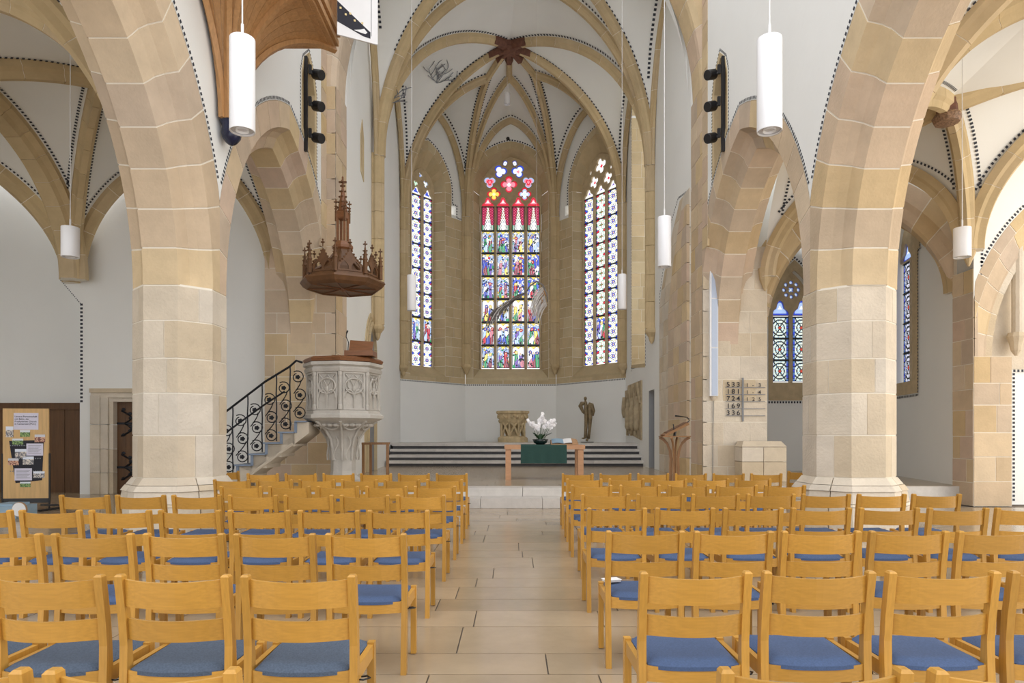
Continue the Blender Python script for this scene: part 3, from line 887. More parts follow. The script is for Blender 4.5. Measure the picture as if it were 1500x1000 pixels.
ZT = 10.25
def apse_wall(name, A, B, label, win_name, win_label, nl, pxs, delta, py_b, py_h, py_s, py_a, face, face_apex, foils, rows, style, seed):
    U = B - A; L = U.length; U = U.normalized(); N = U.cross(UP)
    wall = plate(name, [[(0, .5), (L, .5), (L, SILLZ), (0, SILLZ)]], .4, A, U, UP, M['plaster'])
    tag(wall, label, 'wall', kind='structure')
    f = wall_pt(A, U, N)
    O2 = A - N * delta; g2 = wall_pt(O2, U, N)
    ga, gb = ray_u(pxs[0], O2, U), ray_u(pxs[1], O2, U); gc = (ga + gb) / 2; gw = (gb - ga) / 2
    dy = (O2 + U * gc).y
    zb, zh, za = PZ(py_b, dy), PZ(py_h, dy), PZ(py_a, dy)
    fa, fb = face; fc = (fa + fb) / 2; fw = (fb - fa) / 2
    rw = min(.36, fa - .02, L - fb - .02)
    zs = PZ(py_s, dy)
    ha = za - zs; hf = face_apex - rw - zs
    # stone facing
    masonry(wall, A, U, N, [SILLZ, 3.74], lambda z: 0, lambda z: L, .8, M['apse_stone'], seed, depth=.2)
    cz = courses(3.74, ZT, .40, seed)
    masonry(wall, A, U, N, cz, lambda z: 0, lambda z: fa, .55, M['apse_stone'], seed + 1, depth=.2)
    masonry(wall, A, U, N, cz, lambda z: fb, lambda z: L, .55, M['apse_stone'], seed + 2, depth=.2)
    up = arch_pts(fc, zs, fw, hf, rw, 12)
    tooth = .0 if nl == 4 else .34
    loop = [(0, ZT), (fa - rw, ZT), (fa - rw, ZT + .12)] + ([] if nl == 4 else [(fa - rw - min(.2, fa - rw), ZT + .12), (fa - rw - min(.2, fa - rw), ZT + .5), (fa - rw, ZT + .5)]) + [(fa - rw, zs)] + up[1:-1] + [(fb + rw, zs)]
    if nl != 4: loop += [(fb + rw, ZT + .5), (fb + rw + .25, ZT + .5), (fb + rw + .25, ZT + .12), (fb + rw, ZT + .12)]
    loop += [(fb + rw, ZT), (L, ZT), (L, 14.9), (0, 14.9)]
    plate('upper_plaster', [loop], .3, A, U, UP, M['vault_plaster'], wall)
    zz = courses(ZT, zs, .4, seed + 3)
    masonry(wall, A, U, N, zz, lambda z: fa - rw, lambda z: fa, .5, M['apse_stone'], seed + 4, depth=.2)
    masonry(wall, A, U, N, zz, lambda z: fb, lambda z: fb + rw, .5, M['apse_stone'], seed + 5, depth=.2)
    arch_ring(wall, fc, zs, fw, hf, [(.004, 0), (.004, rw), (-.2, rw), (-.2, 0)], 5, lambda s, z, u: f(s, z, u), M['apse_stone'])
    # splayed reveals
    for fe, ge, sd in ((fa, ga, 1), (fb, gb, -1)):
        p, q = f(fe, 0), g2(ge, 0); d = q - p; W_ = d.length; d.normalize()
        nn = d.cross(UP) if sd > 0 else UP.cross(d)
        if nn.dot(N) < 0: nn = -nn
        masonry(wall, p, d, nn, courses(3.74, zs, .40, seed), lambda z: 0, lambda z, W_=W_: W_, .8, M['apse_stone'], seed + 7, depth=.12)
    fo = arch_pts(fc, zs, fw, hf, 0, 6); go = arch_pts(gc, zs, gw, ha, 0, 6)
    for i in range(len(fo) - 1):
        a, b, c, d = f(*fo[i], .003), f(*fo[i + 1], .003), g2(*go[i + 1]), g2(*go[i])
        e = [v + UP * .12 for v in (a, b, c, d)]
        MB().hexa([a, b, c, d], e).build('voussoir', M['apse_stone'], wall)
    a, b, c, d = f(fa, 3.74, .01), f(fb, 3.74, .01), g2(gb, zb), g2(ga, zb)
    MB().hexa([a - UP * .1, b - UP * .1, c - UP * .1, d - UP * .1], [a, b, c, d]).build('sloping_sill', M['apse_stone'], wall)
    ds = Dashes()
    ds.line([f(*p) for p in [(0, SILLZ - .04), (L, SILLZ - .04)]], N, .085, .05)
    ds.line([f(*p) for p in arch_pts(fc, zs, fw, hf, rw + .05, 14)], N, .11, .06)
    if nl != 4:
        ds.line([f(*p) for p in [(fb + rw + .05, zs), (fb + rw + .05, ZT + .55), (fb + rw + .3, ZT + .55), (fb + rw + .3, ZT + .05), (L - .1, ZT + .05)]], N, .11, .06)
        ds.line([f(*p) for p in [(fa - rw - .05, zs), (fa - rw - .05, ZT + .55)]], N, .11, .06)
    ds.build(wall)
    # ---- the window
    wn = thing(win_name, win_label, 'window', g2(gc, zb), kind='structure')
    mw = .11; fr = .07
    lw = (gb - ga - 2 * fr - (nl - 1) * mw) / nl
    xs = [(ga + fr + i * (lw + mw), ga + fr + i * (lw + mw) + lw) for i in range(nl)]
    for i in range(nl - 1):
        x = xs[i][1] + mw / 2
        pr = [(-.055, -.06), (-.055, .02), (-.015, .12), (.015, .12), (.055, .02), (.055, -.06)]
        MB().rings([[g2(x + a, z, b) for a, b in pr] for z in (zb - .02, zh + .02)]).build('mullion', M['tracery'], wn)
    for x in (ga + fr / 2, gb - fr / 2):
        MB().hexa([g2(x - fr / 2, zb - .02, -.06), g2(x + fr / 2, zb - .02, -.06), g2(x + fr / 2, zb - .02, .07), g2(x - fr / 2, zb - .02, .07)],
                  [g2(x - fr / 2, zh, -.06), g2(x + fr / 2, zh, -.06), g2(x + fr / 2, zh, .07), g2(x - fr / 2, zh, .07)]).build('frame_bar', M['tracery'], wn)
    zr = [PZ(p, dy) for p in rows]
    for i, (a, b) in enumerate(xs):
        for k in range(len(zr) - 1):
            z0, z1 = zr[k], zr[k + 1]
            asp = 2 * (z1 - z0) / (b - a) / 2
            if style == 'figures':
                if k == len(zr) - 2: me = panel(('can', i), 36, 72, c_canopy(i))
                else: me = panel(('fig', i, k), 40, 64, c_figure(100 + i * 17 + k * 5, ['mix', 'white', 'white', 'mix', 'mix', 'blue' if i in (2,) else 'mix', 'blue'][k % 7] if i < 2 else ['white', 'mix', 'white', 'blue', 'blue', 'mix', 'mix'][k % 7]))
            else:
                special = (style == 'left' and k == 1) or (style == 'right' and k == 1 and i == 1)
                if special: me = panel((style, i), 40, 64, c_figure(300 + i * 7 + (40 if style == 'left' else 0), 'blue' if style == 'right' else 'mix'))
                else:
                    kd = 1 if (style == 'right' and i == 1) else 0
                    me = panel((style, kd, k == len(zr) - 2), 24, 46, c_rosette((z1 - z0) / (b - a), kd, 5, 1.0))
            place_panel(me, O2, U, a, b, z0 + .02, z1 - .02, wn)
            MB().hexa([g2(a, z1 - .022, -.02), g2(b, z1 - .022, -.02), g2(b, z1 - .022, .03), g2(a, z1 - .022, .03)], [g2(a, z1 + .022, -.02), g2(b, z1 + .022, -.02), g2(b, z1 + .022, .03), g2(a, z1 + .022, .03)]).build('saddle_bar', M['lead'], wn)
    ztop = zr[-1]
    hh = .40 if nl == 4 else .34
    holes = [cusp_head(a, b, ztop + .01, hh) for a, b in xs]
    fl = []
    for (px, py, rpx, n, a0, cf) in foils:
        u = ray_u(px, O2, U); dd = (O2 + U * u).y
        rr = rpx / 1000 * dd
        lp = foil(u, PZ(py, dd), rr, n, .62 if n > 2 else .9, a0)
        fl.append((lp, cf)); holes.append(lp)
    outl = [(ga - .02, ztop)] + [(x, z) for x, z in arch_pts(gc, zs, gw + .02, ha + .02, 0, 12)] + [(gb + .02, ztop)]
    plate('tracery', [outl] + holes, .12, O2 + N * .07, U, UP, M['tracery'], wn)
    hc = {'figures': lambda t, a: (RE if t > .55 else (PI if t > .3 else (1, .9, .8))), 'left': lambda t, a: (BL_ if t < .4 else WH), 'right': lambda t, a: (PU if t < .35 else WH)}[style]
    for a, b in xs: shape_pane(cusp_head(a + .005, b - .005, ztop + .012, hh - .01), O2, U, wn, hc)
    for lp, cf in fl:
        shape_pane(lp, O2, U, wn, cf)
    return dict(U=U, N=N, L=L, f=f)

W_ = lambda *c: (lambda t, a: c[min(len(c) - 1, int(t * len(c)))])
wh_r = lambda t, a: (RE if t < .25 else (1, 1, 1))
uw = 3.527
wb = apse_wall('wall_apse_center', S3L, S3R, 'centre apse wall, white below and stone around the great window', 'window_1', 'tall four-light stained glass window with red and blue figures behind the altar', 4, (703, 793), .65, 540, 303, 287, 231,
    (.33, 3.47), 13.62,
    [(745.5, 270.5, 12.3, 4, 0, W_((1, .9, .88), PI, PI, RE)), (723.5, 284.5, 10, 4, 0, W_((1, .85, .5), YE, YE, RE)), (768.5, 284.5, 10, 4, 0, W_((.6, .75, 1), WH, LB, RE)),
     (733, 251.5, 10, 3, 2.2, W_((.7, .9, .95), WH, WH, BL_)), (759, 251.5, 10, 3, .9, W_(PI, WH, (.8, .95, .95), BL_)),
     (740, 239.5, 4.2, 2, 1.2, W_(LB, WH, BL_)), (754, 239.5, 4.2, 2, 1.9, W_(LB, WH, BL_)),
     (717.5, 267, 8.8, 3, .5, W_(PI, RE, PI, LB)), (774, 267, 8.8, 3, 2.6, W_(PI, RE, PI, LB))],
    [540, 506, 472, 438, 404.5, 371, 338, 303], 'figures', 70)
wl_ = apse_wall('wall_apse_left', S2L, S3L, 'left slanting apse wall, white below and stone around its window', 'window_2', 'two-light patterned window with dark blue rosettes in the left apse wall', 2, (600, 634), .5, 536, 288, 277, 247,
    (.49, 2.36), 12.95,
    [(615, 257, 4.2, 3, 0, W_(BL_, LB, WH)), (608, 269, 5, 3, .4, W_(WH, (.5, .9, .6), WH)), (622.5, 270, 5.5, 3, .4, W_((.6, .9, .8), WH, LB))],
    [536, 500.5, 465, 429.5, 394, 359, 323.5, 288], 'left', 170)
wr_ = apse_wall('wall_apse_right', S3R, S2R, 'right slanting apse wall, white below and stone around its window', 'window_3', 'bright three-light patterned window with white rosettes in the right apse wall', 3, (855, 908), .5, 533, 284, 272, 226,
    (1.02, 3.72), 13.35,
    [(881, 243, 11.5, 4, .3, wh_r), (871.5, 267.5, 9.3, 4, .3, wh_r), (891.5, 260.5, 9.3, 4, .3, wh_r), (866.5, 254, 3, 2, 1.2, W_(WH)), (896, 245, 3, 2, 1.9, W_(WH))],
    [533, 497.5, 462, 426, 391, 355.5, 320, 284], 'right', 270)

# ---- choir vault
ROOM = V((0, 23, 6))
cei = MB(); dsh = Dashes()
boss = V((-.15, 23.6, 14.9)); boss1 = V((.17, 18.2, 15.0)); apx = V((.12, 20.1, 14.95))
Nn1, Nn2, Nn3 = P(714, 112, 25.1), P(746, 110, 26.0), P(782, 106, 25.1)
wl1 = V((-4.10, 22.9, 13.9)); wr1 = V((4.24, 23.0, 13.9))
wl0 = V((-4.0, 18.0, 13.9)); wr0 = V((4.3, 18.2, 13.9))
al = (S2L + S3L) / 2 + UP * 14.25 + V((.03, -.03, 0)); ar = (S3R + S2R) / 2 + UP * 14.25 + V((-.03, -.03, 0)); ac = V((-.11, 28.48, 14.55))
def sp(S, z, dx, dy): return V((S.x + dx, S.y + dy, z))
sL1, sR1 = sp(S1L, 9.4, .08, 0), sp(S1R, 9.4, -.08, 0)
sL2, sR2 = sp(S2L, 9.9, .12, -.1), sp(S2R, 9.9, -.12, -.1)
sL3, sR3 = sp(S3L, 10.4, .05, -.12), sp(S3R, 10.4, -.05, -.12)
sL0, sR0 = V((LX + .05, 16.4, 9.4)), V((RX - .05, 16.4, 9.4))
fans = [[(sL0, [(wl0, 0), (boss1, 0), (V((.17, 16.3, 15)), 0)], None)],
        [(sL1, [(wl0, .8), (boss1, 1), (apx, 1), (boss, 1), (wl1, .8)], None)],
        [(sL2, [(wl1, .8), (boss, 1), (Nn1, 1), (al, .9)], None)],
        [(sL3, [(al, .9), (Nn1, 1), (Nn2, 1), (ac, .9)], None)],
        [(sR3, [(ac, .9), (Nn2, 1), (Nn3, 1), (ar, .9)], None)],
        [(sR2, [(ar, .9), (Nn3, 1), (boss, 1), (wr1, .8)], None)],
        [(sR1, [(wr1, .8), (boss, 1), (apx, 1), (boss1, 1), (wr0, .8)], None)],
        [(sR0, [(wr0, 0), (boss1, 0), (V((.17, 16.3, 15)), 0)], None)]]
ribs = []
for fl in fans:
    for B, tips, _ in fl:
        cs_ = [ribcurve(B, T, 82) for T, k in tips]
        for i in range(len(cs_) - 1): web(cei, cs_[i], cs_[i + 1], ROOM, dsh, off=.25, pitch=.12, ht=.075)
        for c, (T, k) in zip(cs_, tips):
            if k: ribs.append((c, k))
cei.add([boss, Nn1, Nn2], [(0, 1, 2)]); cei.add([boss, Nn2, Nn3], [(0, 1, 2)])
ceil = cei.build('ceiling_choir', M['vault_plaster'], smooth=True)
tag(ceil, 'white star vault of the choir with stone ribs and dotted borders', 'ceiling', kind='structure')
dsh.build(ceil)
for c, k in ribs: rib(ceil, c, seg=1.0, k=k * .97)
for q in (Nn1, Nn2, Nn3): rib(ceil, straight(boss, q), seg=.8, k=.9)
# painted boss: red stub of each rib around the keystone
bs = MB(); bs.lathe([(.02, -.36), (.22, -.34), (.26, -.2), (.26, 0)], 10, boss).build('keystone', M['redstone'], ceil)
for T in (sL1, sR1, sL2, sR2, Nn1, Nn2, Nn3):
    d = V((T.x - boss.x, T.y - boss.y, 0)).normalized(); sd = V((-d.y, d.x, 0)); dz_ = -.04
    pr = [(-.15, .05), (-.15, -.12), (-.07, -.28), (.07, -.28), (.15, -.12), (.15, .05)]
    MB().rings([[boss + d * t + sd * a + UP * (b - t * t * .12) for a, b in pr] for t in (.1, .4, .75)]).build('painted_rib_end', M['redstone'], ceil)
# painted branches on the vault and small round holes
def on_web(c1, c2, px, py):
    best = None
    for i in range(41):
        for j in range(41):
            p = c1(i / 40).lerp(c2(i / 40), j / 40)
            e = abs(VX + p.x / p.y * F - px) + abs(VY - (p.z - CAMZ) / p.y * F - py)
            if best is None or e < best[0]: best = (e, i / 40, j / 40)
    return best[1], best[2]
c1_, c2_ = ribcurve(sL1, boss, 82), ribcurve(sL1, wl1, 82)
for (px, py, sd, c1_, c2_) in ((590, 140, 1, ribcurve(sL1, boss, 82), ribcurve(sL1, wl1, 82)), (648, 105, 2, ribcurve(sL2, wl1, 82), ribcurve(sL2, boss, 82))):
    t0_, s0_ = on_web(c1_, c2_, px, py); rn = random.Random(sd)
    pos = lambda t, s: c1_(t).lerp(c2_(t), s)
    p0 = pos(t0_, s0_); tu = (pos(t0_ + .02, s0_) - pos(t0_ - .02, s0_)).normalized(); tv = (pos(t0_, s0_ + .02) - pos(t0_, s0_ - .02)); tv = (tv - tu * tv.dot(tu)).normalized()
    nn = tu.cross(tv); nn = nn if nn.dot(ROOM - p0) > 0 else -nn
    mb = MB()
    def branch(a, ang, ln, dep):
        pts = [a]
        for i in range(5):
            ang += rn.uniform(-.25, .25); a = (a[0] + ln / 5 * math.cos(ang), a[1] + ln / 5 * math.sin(ang)); pts.append(a)
        mb.tube([p0 + tv * x + UP * 0 + tu * y + nn * .05 for x, y in pts], .014, 4)
        if dep:
            for q in pts[1::1]: branch(q, ang + rn.choice([-1, 1]) * rn.uniform(.5, 1.1), ln * .5, dep - 1)
    for k in range(4): branch((0, -.4), .4 + .75 * k, .7, 1)
    mb.build('painted_branch', M['grey_paint'], ceil)
for (px, py, d, N_) in ((744, 203, 28.49, wb['N']), (838, 201, 27.2, wr_['N'])):
    c = P(px, py, d) if d > 28 else None
    if c is None:
        u = ray_u(px, S3R, wr_['U']); c = wr_['f'](u, PZ(py, (S3R + wr_['U'] * u).y))
    MB().tube([c - N_ * .01, c + N_ * .012], .075, 12).build('vent_hole', M['black'], ceil)
# vault shafts standing on carved corbels
SHN = [8]
def shaft(B, z0, z1, label, r=.115, n3=True):
    SHN[0] += 1
    t = thing('trim_%d' % SHN[0], label, 'shaft', (B.x, B.y, z0), kind='structure')
    zz = courses(z0 + .45, z1, .9, 4)
    for a, b in zip(zz[:-1], zz[1:]):
        mb = MB()
        for dx in ((-.12, 0, .12) if n3 else (0,)):
            mb.lathe([(r * (1.15 if dx == 0 else .7), a + .005), (r * (1.15 if dx == 0 else .7), b - .005)], 10, (B.x + dx, B.y, 0))
        mb.build('shaft_stone', M['rib_stone'], t)
    MB().lathe([(.02, z0), (.07, z0 + .08), (.10, z0 + .2), (.19, z0 + .32), (.20, z0 + .38), (.17, z0 + .45)], 10, (B.x, B.y, 0)).build('corbel', M['rib_stone'], t)
shaft(sL1, 4.1, 9.5, 'slim stone vault shaft on the white choir wall beside the pulpit')
shaft(sR1, 4.1, 9.5, 'slim stone vault shaft on a carved corbel near the lectern')
shaft(sL2, 3.55, 9.95, 'stone vault shaft at the corner left of the two-light window')
shaft(sR2, 3.55, 9.95, 'stone vault shaft at the corner right of the three-light window')
shaft(sL3, 3.85, 10.5, 'stone vault shaft between the two-light and the four-light window')
shaft(sR3, 3.85, 10.5, 'stone vault shaft between the four-light and the three-light window')

# ---- aisle vaults
def aisle_vault(name, label, cor, bossz, apz, spz, side_w=(1, 1, 1, 1), kk=1.15, center=None, room=None, boss_m=None, skip_ribs=(), dash=True):
    """cor: four corners in order; ribs on diagonals and on the four sides"""
    cor = [V((*c, spz)) for c in cor]
    ctr = center or V((sum(c.x for c in cor) / 4, sum(c.y for c in cor) / 4, bossz))
    room = room or V((ctr.x, ctr.y, 2)); mb = MB(); ds = Dashes() if dash else None
    cs = []
    for i in range(4):
        a, b = cor[i], cor[(i + 1) % 4]; top = (a + b) / 2; top.z = apz[i] if isinstance(apz, (list, tuple)) else apz
        d = ribcurve(a, ctr, 78); d2 = ribcurve(b, ctr, 78); e1 = ribcurve(a, top, 78); e2 = ribcurve(b, top, 78)
        eo = .37 if side_w[i] == 2 else .24
        for dd_, ee_ in ((d, e1), (d2, e2)):
            web(mb, dd_, ee_, room, ds, d2=False, off=.27, pitch=.075, ht=.05)
            if ds: web(MB(), dd_, ee_, room, ds, d1=False, off=eo, pitch=.075, ht=.05)
        cs.append((d, e1, e2))
    o = mb.build(name, M['vault_plaster'], smooth=True); tag(o, label, 'ceiling', kind='structure')
    if ds: ds.build(o)
    wide = [(-.30, .05), (-.30, -.08), (-.20, -.16), (-.16, -.26), (.16, -.26), (.20, -.16), (.30, -.08), (.30, .05)]
    for i, (d, e1, e2) in enumerate(cs):
        if ('d', i) not in skip_ribs: rib(o, d, seg=.7, k=kk)
        for e, q in ((e1, 0), (e2, 1)):
            if side_w[i] and ('e', i, q) not in skip_ribs: rib(o, e, seg=.6, k=1.0 if side_w[i] == 1 else 1.0, prof=RIBP if side_w[i] == 1 else wide)
    return o, ctr
aL = LP[0] - .5; aR = RP[0] + .5
aisle_vault('ceiling_aisle_left', 'white ribbed vault of the left aisle in front of the door', [(aL, LP[1]), (aL - .1, 15.55), (-10.0, 15.55), (-10.0, LP[1])], 8.05, [7.4, 7.8, 7.9, 7.75], 4.9, (0, 1, 2, 1))
aisle_vault('ceiling_aisle_left_near', 'white ribbed vault of the left aisle over the rear chairs', [(aL, 3.6), (aL, LP[1]), (-10.0, LP[1]), (-10.0, 3.6)], 8.05, [7.4, 7.75, 7.8, 7.75], 4.9, (0, 0, 1, 0))
aisle_vault('ceiling_aisle_outer', 'shaded ribbed vault of the outer left aisle', [(-10.2, LP[1]), (-10.2, 15.9), (-15.2, 15.9), (-15.2, LP[1])], 8.0, [7.9, 7.8, 7.8, 7.8], 4.9, (0, 1, 1, 1))
aisle_vault('ceiling_aisle_right_near', 'white ribbed vault of the right aisle over the rear chairs', [(aR, 3.6), (aR, RP[1]), (10.5, RP[1]), (10.5, 3.6)], 8.05, [7.4, 7.8, 7.8, 7.75], 4.9, (0, 0, 1, 0))
aisle_vault('ceiling_aisle_outer_unseen', 'unseen ribbed vault of the outer left aisle, added to keep the aisle dark', [(-10.2, 3.6), (-10.2, LP[1]), (-15.2, LP[1]), (-15.2, 3.6)], 8.0, [7.9, 7.8, 7.8, 7.8], 4.9, (0, 0, 0, 0), dash=False)  # out of view, added to stop sky light falling into the left aisle
wn_ = MB().box((-15.5, 8.0, 4.3), (.5, 18.0, 8.8)).build('wall_outer_left_unseen', M['plaster']); tag(wn_, 'unseen plaster north wall of the outer left aisle, added to keep sky light out', 'wall', kind='structure')  # unseen wall, added to block side light and darken the left aisle
# right aisle far bay: irregular
K2 = V((8.70, 13.05, 4.9)); rA = V((aR, RP[1], 4.9)); rB = V((5.62, 15.25, 4.9))
b1 = V((7.75, 12.2, 7.35)); b2 = V((10.9, 11.4, 7.75)); aT = V((7.95, RP[1], 7.85)); aW = V((11.2, 13.1, 7.75)); aBC = V((7.3, 14.55, 7.2)); aAr = V((aR + .05, 12.6, 7.5))
mb = MB(); ds = Dashes(); room = V((7.6, 11.4, 3))
rl = []
for B, tips in ((K2, [(aBC, 1), (b1, 1.1), (b2, 1.1), (aW, 1.1)]), (rA, [(aAr, 0), (b1, 1.1), (aT, 1.25)]), (rB, [(aAr, 0), (b1, 1.0), (aBC, 1)])):
    cs_ = [ribcurve(B, T, 78) for T, k in tips]
    for i in range(len(cs_) - 1): web(mb, cs_[i], cs_[i + 1], room, ds, off=.25, pitch=.075, ht=.05)
    rl += [(c, k) for c, (T, k) in zip(cs_, tips) if k]
mb.add([b1, b2, aT], [(0, 1, 2)]); mb.add([b2, aT, V((13, 9.78, 7.85)), V((14, 11.4, 7.75))], [(0, 1, 2, 3)]); mb.add([b2, V((14, 11.4, 7.75)), V((14, 13.1, 7.75)), aW], [(0, 1, 2, 3)])
cr_ = mb.build('ceiling_aisle_right', M['vault_plaster'], smooth=True); tag(cr_, 'white ribbed vault of the right aisle in front of the side chapel', 'ceiling', kind='structure')
ds.build(cr_)
for c, k in rl: rib(cr_, c, seg=.65, k=k)
rib(cr_, ribcurve(V((10.4, RP[1], 4.9)), aT, 78), seg=.65, k=1.25)
rib(cr_, lambda t: b1.lerp(b2, t) + UP * (.22 * math.sin(math.pi * t)), seg=.9, k=1.1)
for q_ in (rB, K2): MB().lathe([(.02, q_.z - .3), (.06, q_.z - .2), (.12, q_.z - .05), (.15, q_.z + .2)], 8, (q_.x, q_.y, 0), math.pi / 8).build('rib_corbel', M['rib_stone'], cr_)
MB().lathe([(.02, -.42), (.2, -.40), (.24, -.3), (.2, -.24)], 12, b1).build('painted_keystone', M['multi'], cr_)
MB().lathe([(.17, -.26), (.17, .0)], 10, b1).build('red_collar', M['redstone'], cr_)
# chapel vault
aisle_vault('ceiling_chapel', 'small ribbed vault of the side chapel', [(5.75, 15.7), (5.75, 19.2), (9.85, 19.2), (9.05, 14.0)], 7.0, [6.6, 6.7, 6.6, 6.7], 4.3, (0, 0, 0, 0), .9)

# ---- left aisle: end wall with door, recess wall with panelling
EY = 15.9
kx = PX(117, EY)
lp = [(kx, 0), (-9.5, 0), (-9.5, 2.32), (-8.1, 2.32), (-8.1, 0), (-5.3, 0), (-5.3, 9.2), (PX(84, EY), 9.2), (PX(84, EY), PZ(405, EY)), (kx, PZ(446, EY))]
wa = plate('wall_aisle_left', [lp], .6, (0, EY, 0), (1, 0, 0), UP, M['plaster'])
tag(wa, 'white end wall of the left aisle beside the pier, with a door', 'wall', kind='structure')
ds = Dashes(); nf = V((0, -1, 0))
ds.line([(PX(98, EY), EY, PZ(380, EY)), (PX(98, EY), EY, PZ(406, EY)), (PX(84, EY), EY, PZ(406, EY))], nf, .08, .05)
ds.line([(kx + .04, EY, PZ(446, EY)), (kx + .04, EY, 2.1)], nf, .09, .06)
ds.line([(PX(84, EY) + .05, EY, PZ(408, EY)), (kx + .05, EY, PZ(447, EY))], nf, .05, .02)
ds.line([(-5.63, EY, 6.6), (-5.63, EY, .4)], nf, .085, .06)
ds.build(wa)
wg = plate('wall_recess_left', [[(-18, 0), (kx + .3, 0), (kx + .3, 9.5), (-18, 9.5)]], .2, (0, EY + .7, 0), (1, 0, 0), UP, M['plaster'])
tag(wg, 'shaded plaster wall above the dark wood panelling', 'wall', kind='structure')
pn = thing('wood_panelling', 'dark brown wood panelling behind the pine notice board', 'panelling', (-11.2, EY + .6, 0))
for i in range(9):
    x = kx + .1 - i * .42
    MB().box((x - .21, EY + .62, 1.03), (.405, .06, 2.16)).build('board', M['panelwood'], pn)
MB().box((kx - 1.75, EY + .57, 2.07), (4.0, .08, .16)).build('top_rail', M['panelwood'], pn)
MB().box((kx - .02, EY + .56, 1.05), (.12, .08, 2.1)).build('stile', M['panelwood'], pn)
# corbel of the corner
cb = thing('trim_8', 'stone corbel in the corner of the left aisle carrying the vault ribs', 'corbel', (-10.1, 15.75, 4.75), kind='structure')
for i, (r0, r1, z0, z1) in enumerate(((.10, .20, 4.95, 5.2), (.20, .27, 5.205, 5.6), (.27, .30, 5.605, 6.0))):
    MB().lathe([(r0, z0), (r1, z1)], 8, (-10.05, 15.62, 0), math.pi / 8).build('corbel_stone', M['rib_stone'], cb)
# the door with its stone frame
d2 = thing('door_2', 'dark wooden door with black iron strap hinges in a moulded stone frame', 'door', (-8.8, EY, 0), kind='structure')
for x0, x1 in ((PX(134, EY), -9.33), (-8.3, -7.82)):
    zs_ = [0, .5, 1.05, 1.62, 2.3]
    for a, b in zip(zs_[:-1], zs_[1:]):
        sg = 1 if x0 < -9 else -1
        for k, (fa_, fb_, pj) in enumerate(((0, .45, .05), (.45, .8, .02), (.8, 1.0, -.03))):
            xa = x0 + (x1 - x0) * fa_ if sg > 0 else x1 - (x1 - x0) * fa_; xb = x0 + (x1 - x0) * fb_ if sg > 0 else x1 - (x1 - x0) * fb_
            MB().box(((xa + xb) / 2, EY + .1 - pj, (a + b) / 2), (abs(xb - xa) - .003, .22, b - a - .01)).build('jamb_stone', M['stone_low'], d2)
for k, (za, zb_, pj) in enumerate(((2.36, 2.46, .08), (2.24, 2.36, .03), (2.15, 2.24, -.02))):
    for a, b in ((PX(134, EY), -8.8), (-8.8, -7.82)):
        MB().box(((a + b) / 2, EY + .1 - pj, (za + zb_) / 2), (b - a - .006, .22, zb_ - za - .004)).build('lintel_stone', M['stone_low'], d2)
for i in range(5):
    MB().box((-9.33 + .103 + i * .206, EY + .2, 1.08), (.2, .05, 2.16)).build('door_plank', M['panelwood'], d2)
for zc in (1.65, .62):
    mb = MB()
    mb.box((-8.95, EY + .165, zc), (.75, .02, .05))
    for sg in (-1, 1):
        for xo in (-9.15, -8.85):
            mb.tube([(xo + .16 * math.sin(t * 3.6), EY + .165, zc + sg * (.30 * t)) for t in [i / 10 for i in range(11)]], .02, 5)
            for k in range(3): mb.ball((xo + .16 * math.sin((k + 1) * 1.1), EY + .165, zc + sg * .1 * (k + 1) + .03), (.05, .012, .04), 6, 4)
    mb.build('strap_hinge', M['iron'], d2)

# ---- right side: front-facing wall with blind arch, chapel
RY = 13.2; jx = 8.90
ncx, nz0, nw_, nh = 11.4, 2.9, 2.12, 3.1
niche = arch_pts(ncx, nz0, nw_, nh, .62, 14)
wr = plate('wall_aisle_right', [[(jx, 4.0), (jx, 8.6), (16, 8.6), (16, 0), (ncx + nw_ + .7, 0)] + [(ncx + nw_ + .62, nz0)] + [p for p in list(reversed(niche))[1:-1] if p[0] > jx + .02]], .5, (0, RY, 0), (1, 0, 0), UP, M['plaster'])
tag(wr, 'white wall with a stepped stone blind arch right of the side chapel', 'wall', kind='structure')
masonry(wr, (0, RY - .004, 0), (1, 0, 0), (0, -1, 0), courses(0, 2.9, .47, 9), lambda z: jx, lambda z: 9.64, .6, M['stone'], 81, depth=.3)
masonry(wr, (jx - .012, RY, 0), (0, 1, 0), (-1, 0, 0), courses(0, 4.6, .47, 9), lambda z: 0, lambda z: .62, .5, M['stone'], 83, depth=.1)
arch_ring(wr, ncx, nz0, nw_, nh, [(.006, .62), (.006, .42), (-.10, .36), (-.16, .22), (-.22, .04), (-.22, .0), (-.6, 0), (-.6, .62)], 9, lambda s_, z, u: V((s_, RY - u, z)), M['stone'], halves=(0,), clamp=(jx + .02, 99))
arch_ring(wr, ncx, nz0, nw_ - .14, nh - .1, [(0, .13), (0, 0), (-.2, -.06), (-.2, .13)], 9, lambda s_, z, u: V((s_, RY + .24 - u, z)), M['stone_low'], halves=(0,))
ib = plate('niche_back', [[(8.9, 0), (14, 0), (14, 7), (8.9, 7)]], .1, (0, RY + .5, 0), (1, 0, 0), UP, M['stone_low'], wr)
wp = plate('white_panel', [[(PX(1482, 13.5), 0), (13, 0), (13, PZ(541, 13.5)), (PX(1482, 13.5), PZ(541, 13.5))]], .05, (0, RY + .34, 0), (1, 0, 0), UP, M['plaster'], wr)
MB().lathe([(.03, 2.95), (.09, 3.05), (.12, 3.2), (.16, 3.32), (.14, 3.4)], 10, (PX(1494, 13.4), RY + .3, 0)).build('small_corbel', M['stone_low'], wr)
MB().lathe([(.10, 3.4), (.10, 5.2)], 10, (PX(1496, 13.4), RY + .3, 0)).build('small_shaft', M['stone_low'], wr)
ds = Dashes()
